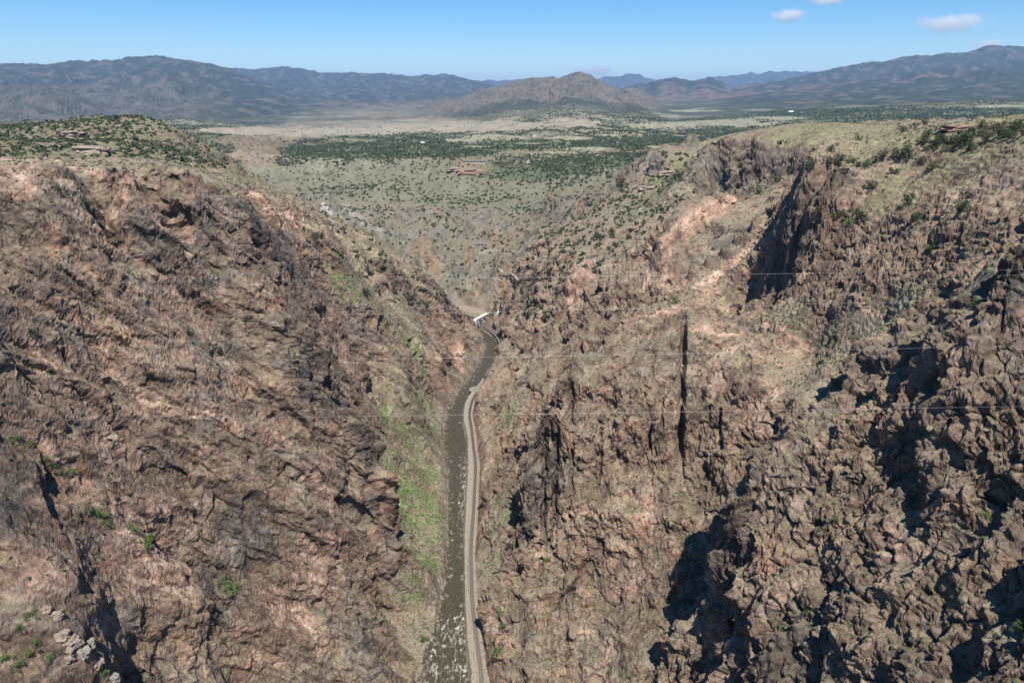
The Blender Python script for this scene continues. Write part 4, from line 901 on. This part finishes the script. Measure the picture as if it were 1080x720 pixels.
# equal chance per picture area is not wanted: weigh by ground area instead
w_ = w_*np.clip(LK.P[idx, 1]/900, .5, 2)**1.0
sel = rs.choice(idx, 2300, replace=False, p=w_/w_.sum()); sel = sel[np.argsort(LK.d[sel])]
for j in sel[:195]:
    P = LK.P[j]; sz = rnd.uniform(2.6, 5.6)*FPX/LK.d[j]
    reg = ('small dark juniper dotting the scrubby slope on the right side of the valley head', 'junipers on the right valley slope') if LK.x[j] > 560 else ('small dark juniper dotting the hillside behind the white bridge', 'junipers on the hill behind the bridge')
    plant(0, 0, sz, rnd.choice(['jun', 'jun', 'oli']), reg[0], reg[1], False, P)
def clumps(name, Pts, size, mat, label, cat, per=9, seed=3, flatz=.75, leafr=.42):
    r = np.random.RandomState(seed); n = len(Pts); c = np.repeat(Pts, per, 0); s = np.repeat(size, per)[:, None]
    d = r.normal(size=(n*per, 3)); d /= np.linalg.norm(d, axis=1)[:, None]; d[:, 2] = np.abs(d[:, 2])
    c = c+d*s*.36*[1, 1, flatz]+np.array([0, 0, .08])*s
    u = r.normal(size=(n*per, 3)); u /= np.linalg.norm(u, axis=1)[:, None]; v = np.cross(u, d+.4*r.normal(size=d.shape)); v /= np.linalg.norm(v, axis=1)[:, None]+1e-6
    s = s*leafr*r.uniform(.6, 1.2, (n*per, 1))
    V = np.stack([c-u*s, c+v*s*.8, c+u*s, c-v*s*.8], 1).reshape(-1, 3)
    o = mesh_np(name, V, np.arange(4*n*per).reshape(-1, 4), mat, kind='stuff'); tag(o, label, cat); return o
P_ = LK.P[sel[195:]]; clumps('scattered_junipers', P_, rs.uniform(2.4, 5., len(P_)), M_JUN, 'dark junipers dotted over the far upper part of the valley hillside', 'junipers', per=14)
# woodland on the plateau and plains
def ray_scatter(n, dens, x0, x1, Y0, Y1, seed):
    r = np.random.RandomState(seed); A = r.uniform(x0, x1, n); Y = np.exp(r.uniform(math.log(Y0), math.log(Y1), n)); X = A*Y
    # read the height of the built surface
    G, = [FP if Y0 >= 1250 else GP]; ys = G[:, 0, 1]; row = np.clip(np.searchsorted(ys, Y), 1, len(ys)-1); cc = np.clip(np.searchsorted(CAX, A), 1, len(CAX)-1)
    Z = G[row, cc, 2]; X = G[row, cc, 0]; Y = G[row, cc, 1]
    P = np.stack([X, Y, Z], -1); x, y, d = project(P); k = r.rand(n) < dens(P, x, y); return P[k]
def dens(P, x, y):
    z = fbm((P[:, 0]/170).astype(F32), (P[:, 1]/260).astype(F32), o=4); Q_ = P.copy(); Q_[:, 2] -= CAMZ
    pale = fieldmask(Q_, PALE, z*.6); forest = fieldmask(Q_, FOREST, z); rose = fieldmask(Q_, ROSE, z); tan = fieldmask(Q_, TANP, z*.4)
    return np.clip(.27+.6*z+.5*forest-.6*rose*1.0, .02, 1)*(1-.97*pale)*(1-.96*tan)*(.22+.78*sstep(1260, 1900, P[:, 1]+z*350))
W1 = ray_scatter(130000, dens, -.75, .78, 1260, 2300, 1); W2 = ray_scatter(130000, dens, -.75, .78, 2300, 4900, 2)
clumps('woodland', W1, rs.uniform(3., 6.5, len(W1)), M_JUN, 'dark green pinyon woodland covering the plateau beyond the gorge', 'woodland', per=7)
clumps('woodland', W2, rs.uniform(5, 11, len(W2)), M_JUN, 'distant woodland dotted across the plain before the mountains', 'woodland', per=4, seed=8)
# the hill on the left plateau, and thin cover behind the left rim
def d3(P, x, y):
    z = fbm((P[:, 0]/70).astype(F32), (P[:, 1]/90).astype(F32), o=3)
    return np.clip(.5+.9*z+.5*((x < 150) & (y < 150)), .05, 1)*((P[:, 0] < -150) & (y < 178) & (P[:, 1] > 470))
W3 = ray_scatter(13000, d3, -.78, -.28, 480, 1240, 4)
clumps('hill_scrub', W3, rs.uniform(2., 4.4, len(W3)), M_JUN, 'dark junipers and scrub covering the rounded hill behind the left rim', 'scrub', per=10)
def d4(P, x, y):
    z = fbm((P[:, 0]/60).astype(F32), (P[:, 1]/60).astype(F32), o=3); return np.clip(.25+.7*z, .03, 1)*(P[:, 0] > 150)*(y < 165)*(y > 135)
W4 = ray_scatter(700, d4, .18, .5, 820, 1240, 5)
clumps('scrub', W4, rs.uniform(1.6, 3.6, len(W4)), M_OLI, 'sparse olive scrub on the far part of the right rim', 'scrub', per=10)
# low tufts on scree and ledges
fl = GM['flat'].ravel(); gp = GP.reshape(-1, 3)
prob = (fl > .5)*(gp[:, 1] > 100)*(gp[:, 1] < 900)*(GM['cor'].ravel() > 3)*(.12+1.6*GM['gr'].ravel()+.5*GM['tal'].ravel()+.5*np.clip(fbm(gp[:, 0]/14, gp[:, 1]/14, o=3), 0, 1))
prob *= gp[:, 1]**1.1; prob *= (np.abs(gp[:, 0]/gp[:, 1]) < 1.0); prob /= prob.sum()
ti = rs.choice(len(gp), 52000, replace=True, p=prob); TP = gp[ti]+rs.normal(size=(len(ti), 3))*[.4, .4, 0]
gg = GM['gr'].ravel()[ti] > .35
clumps('green_tufts', TP[gg][:9000], rs.uniform(.5, 1.5, len(TP[gg][:9000])), leaf_mat('green_tuft', (.12, .18, .05)), 'small fresh green tufts on the scree beside the river and in the gullies', 'tufts', per=5, seed=12)
clumps('dry_scrub', TP[~gg], rs.uniform(.5, 1.55, (~gg).sum()), leaf_mat('dry_tuft', (.10, .115, .055)), 'low olive scrub tufts scattered on the ledges and slopes of the gorge', 'scrub', per=5, seed=13)
#==ENV==
S = bpy.context.scene
w = bpy.data.worlds.new('World'); S.world = w; w.use_nodes = True; nt = w.node_tree
bg = nt.nodes['Background']; bg.inputs['Strength'].default_value = .097
sk = nt.nodes.new('ShaderNodeTexSky'); sk.sky_type = 'NISHITA'; sk.sun_disc = False
AZ = 170; EL = 58
sk.sun_elevation = R(EL); sk.sun_rotation = R(AZ); sk.altitude = 1900; sk.air_density = 1.0; sk.dust_density = .1; sk.ozone_density = 3.0
hs = nt.nodes.new('ShaderNodeHueSaturation'); hs.inputs['Saturation'].default_value = 1.42; nt.links.new(sk.outputs['Color'], hs.inputs['Color']); nt.links.new(hs.outputs['Color'], bg.inputs['Color'])
sl = bpy.data.lights.new('sun', 'SUN'); sl.energy = 4.9; sl.angle = R(.53); sl.color = (1, .95, .88)
so = bpy.data.objects.new('sun', sl); COL.objects.link(so)
so.location = (400, -200, 900)
from mathutils import Vector
sd = Vector((math.cos(R(EL))*math.sin(R(AZ)), math.cos(R(EL))*math.cos(R(AZ)), math.sin(R(EL))))
so.rotation_euler = sd.to_track_quat('Z', 'Y').to_euler()
cd = bpy.data.cameras.new('camera'); cam = bpy.data.objects.new('camera', cd); COL.objects.link(cam)
cam.location = (0, 0, CAMZ); cam.rotation_euler = (R(90)-PITCH, 0, 0)
cd.sensor_width = 36; cd.lens = 36*FPX/1080; cd.clip_start = .5; cd.clip_end = 120000
S.camera = cam
S.view_settings.view_transform = 'Standard'; S.view_settings.look = 'None'; S.view_settings.exposure = .5; S.view_settings.gamma = 1
S.cycles.max_bounces = 14; S.cycles.diffuse_bounces = 2; S.cycles.volume_bounces = 12
S.cycles.use_denoising = True

hz = bpy.data.meshes.new('haze'); hv = [(x, y, z) for z in (-20, 1350) for x, y in ((-45000, -600), (45000, -600), (45000, 47000), (-45000, 47000))]
hz.from_pydata(hv, [], [(3,2,1,0),(4,5,6,7),(0,1,5,4),(1,2,6,5),(2,3,7,6),(3,0,4,7)]); ho = bpy.data.objects.new('haze', hz); COL.objects.link(ho); ho['kind'] = 'stuff'
hm = bpy.data.materials.new('haze'); hm.use_nodes = True; hn = hm.node_tree; hn.nodes.clear(); out = hn.nodes.new('ShaderNodeOutputMaterial'); pv = hn.nodes.new('ShaderNodeVolumePrincipled')
pv.inputs['Color'].default_value = (.42, .64, 1, 1); pv.inputs['Density'].default_value = 3.2e-5; pv.inputs['Anisotropy'].default_value = .1
hn.links.new(pv.outputs['Volume'], out.inputs['Volume']); hz.materials.append(hm)

# small fair-weather clouds, far beyond the haze
def cloud(px, py, wpx, hpx, dist, seed, label):
    u = (px-540)/FPX; v = (py-360)/FPX; fw = CP-v*SP; c = (u/fw*dist, dist, CAMZ-(SP+v*CP)/fw*dist); sx = wpx/2*dist/FPX; sz = hpx/2*dist/FPX
    V, F_ = rock_mesh('cloud', seed, (sx, sx*.7, sz), None, 16, 1.)
    m = bpy.data.materials.new('cloud_vapour'); m.use_nodes = True; t = m.node_tree; t.nodes.clear(); o_ = t.nodes.new('ShaderNodeOutputMaterial'); p_ = t.nodes.new('ShaderNodeVolumePrincipled')
    p_.inputs['Color'].default_value = (1, 1, 1, 1); p_.inputs['Anisotropy'].default_value = 0.
    tc = t.nodes.new('ShaderNodeTexCoord'); n = t.nodes.new('ShaderNodeTexNoise'); n.inputs['Scale'].default_value = 3.2/sx; n.inputs['Detail'].default_value = 5; n.inputs['Roughness'].default_value = .6; t.links.new(tc.outputs['Object'], n.inputs['Vector'])
    sc = t.nodes.new('ShaderNodeVectorMath'); sc.operation = 'MULTIPLY'; sc.inputs[1].default_value = (1/sx, 1/(sx*.7), 1/sz); t.links.new(tc.outputs['Object'], sc.inputs[0])
    ln = t.nodes.new('ShaderNodeVectorMath'); ln.operation = 'LENGTH'; t.links.new(sc.outputs['Vector'], ln.inputs[0])
    a = t.nodes.new('ShaderNodeMath'); a.operation = 'SUBTRACT'; t.links.new(n.outputs['Fac'], a.inputs[0])
    b = t.nodes.new('ShaderNodeMath'); b.operation = 'MULTIPLY'; b.inputs[1].default_value = .5; t.links.new(ln.outputs['Value'], b.inputs[0]); t.links.new(b.outputs[0], a.inputs[1])
    r = t.nodes.new('ShaderNodeMapRange'); r.inputs['From Min'].default_value = .10; r.inputs['From Max'].default_value = .36; r.inputs['To Max'].default_value = 3.2/sx; t.links.new(a.outputs[0], r.inputs['Value']); t.links.new(r.outputs['Result'], p_.inputs['Density'])
    t.links.new(p_.outputs['Volume'], o_.inputs['Volume'])
    o = mesh_np('cloud', V, F_, m); o.location = c; tag(o, label, 'cloud')
cloud(831, 17, 40, 16, 50000, 41, 'small oval white cloud in the upper sky, right of centre')
cloud(1003, 25, 78, 22, 50000, 42, 'largest white cloud, with a long tail, at upper right of the sky')
cloud(874, 0, 46, 12, 50000, 43, 'white cloud cut by the top edge of the picture')
cloud(1042, 47, 40, 12, 50000, 44, 'low white cloud resting on the right mountain crest')
cloud(627, 75, 50, 14, 60000, 45, 'faint white cloud behind the pointed central hill')
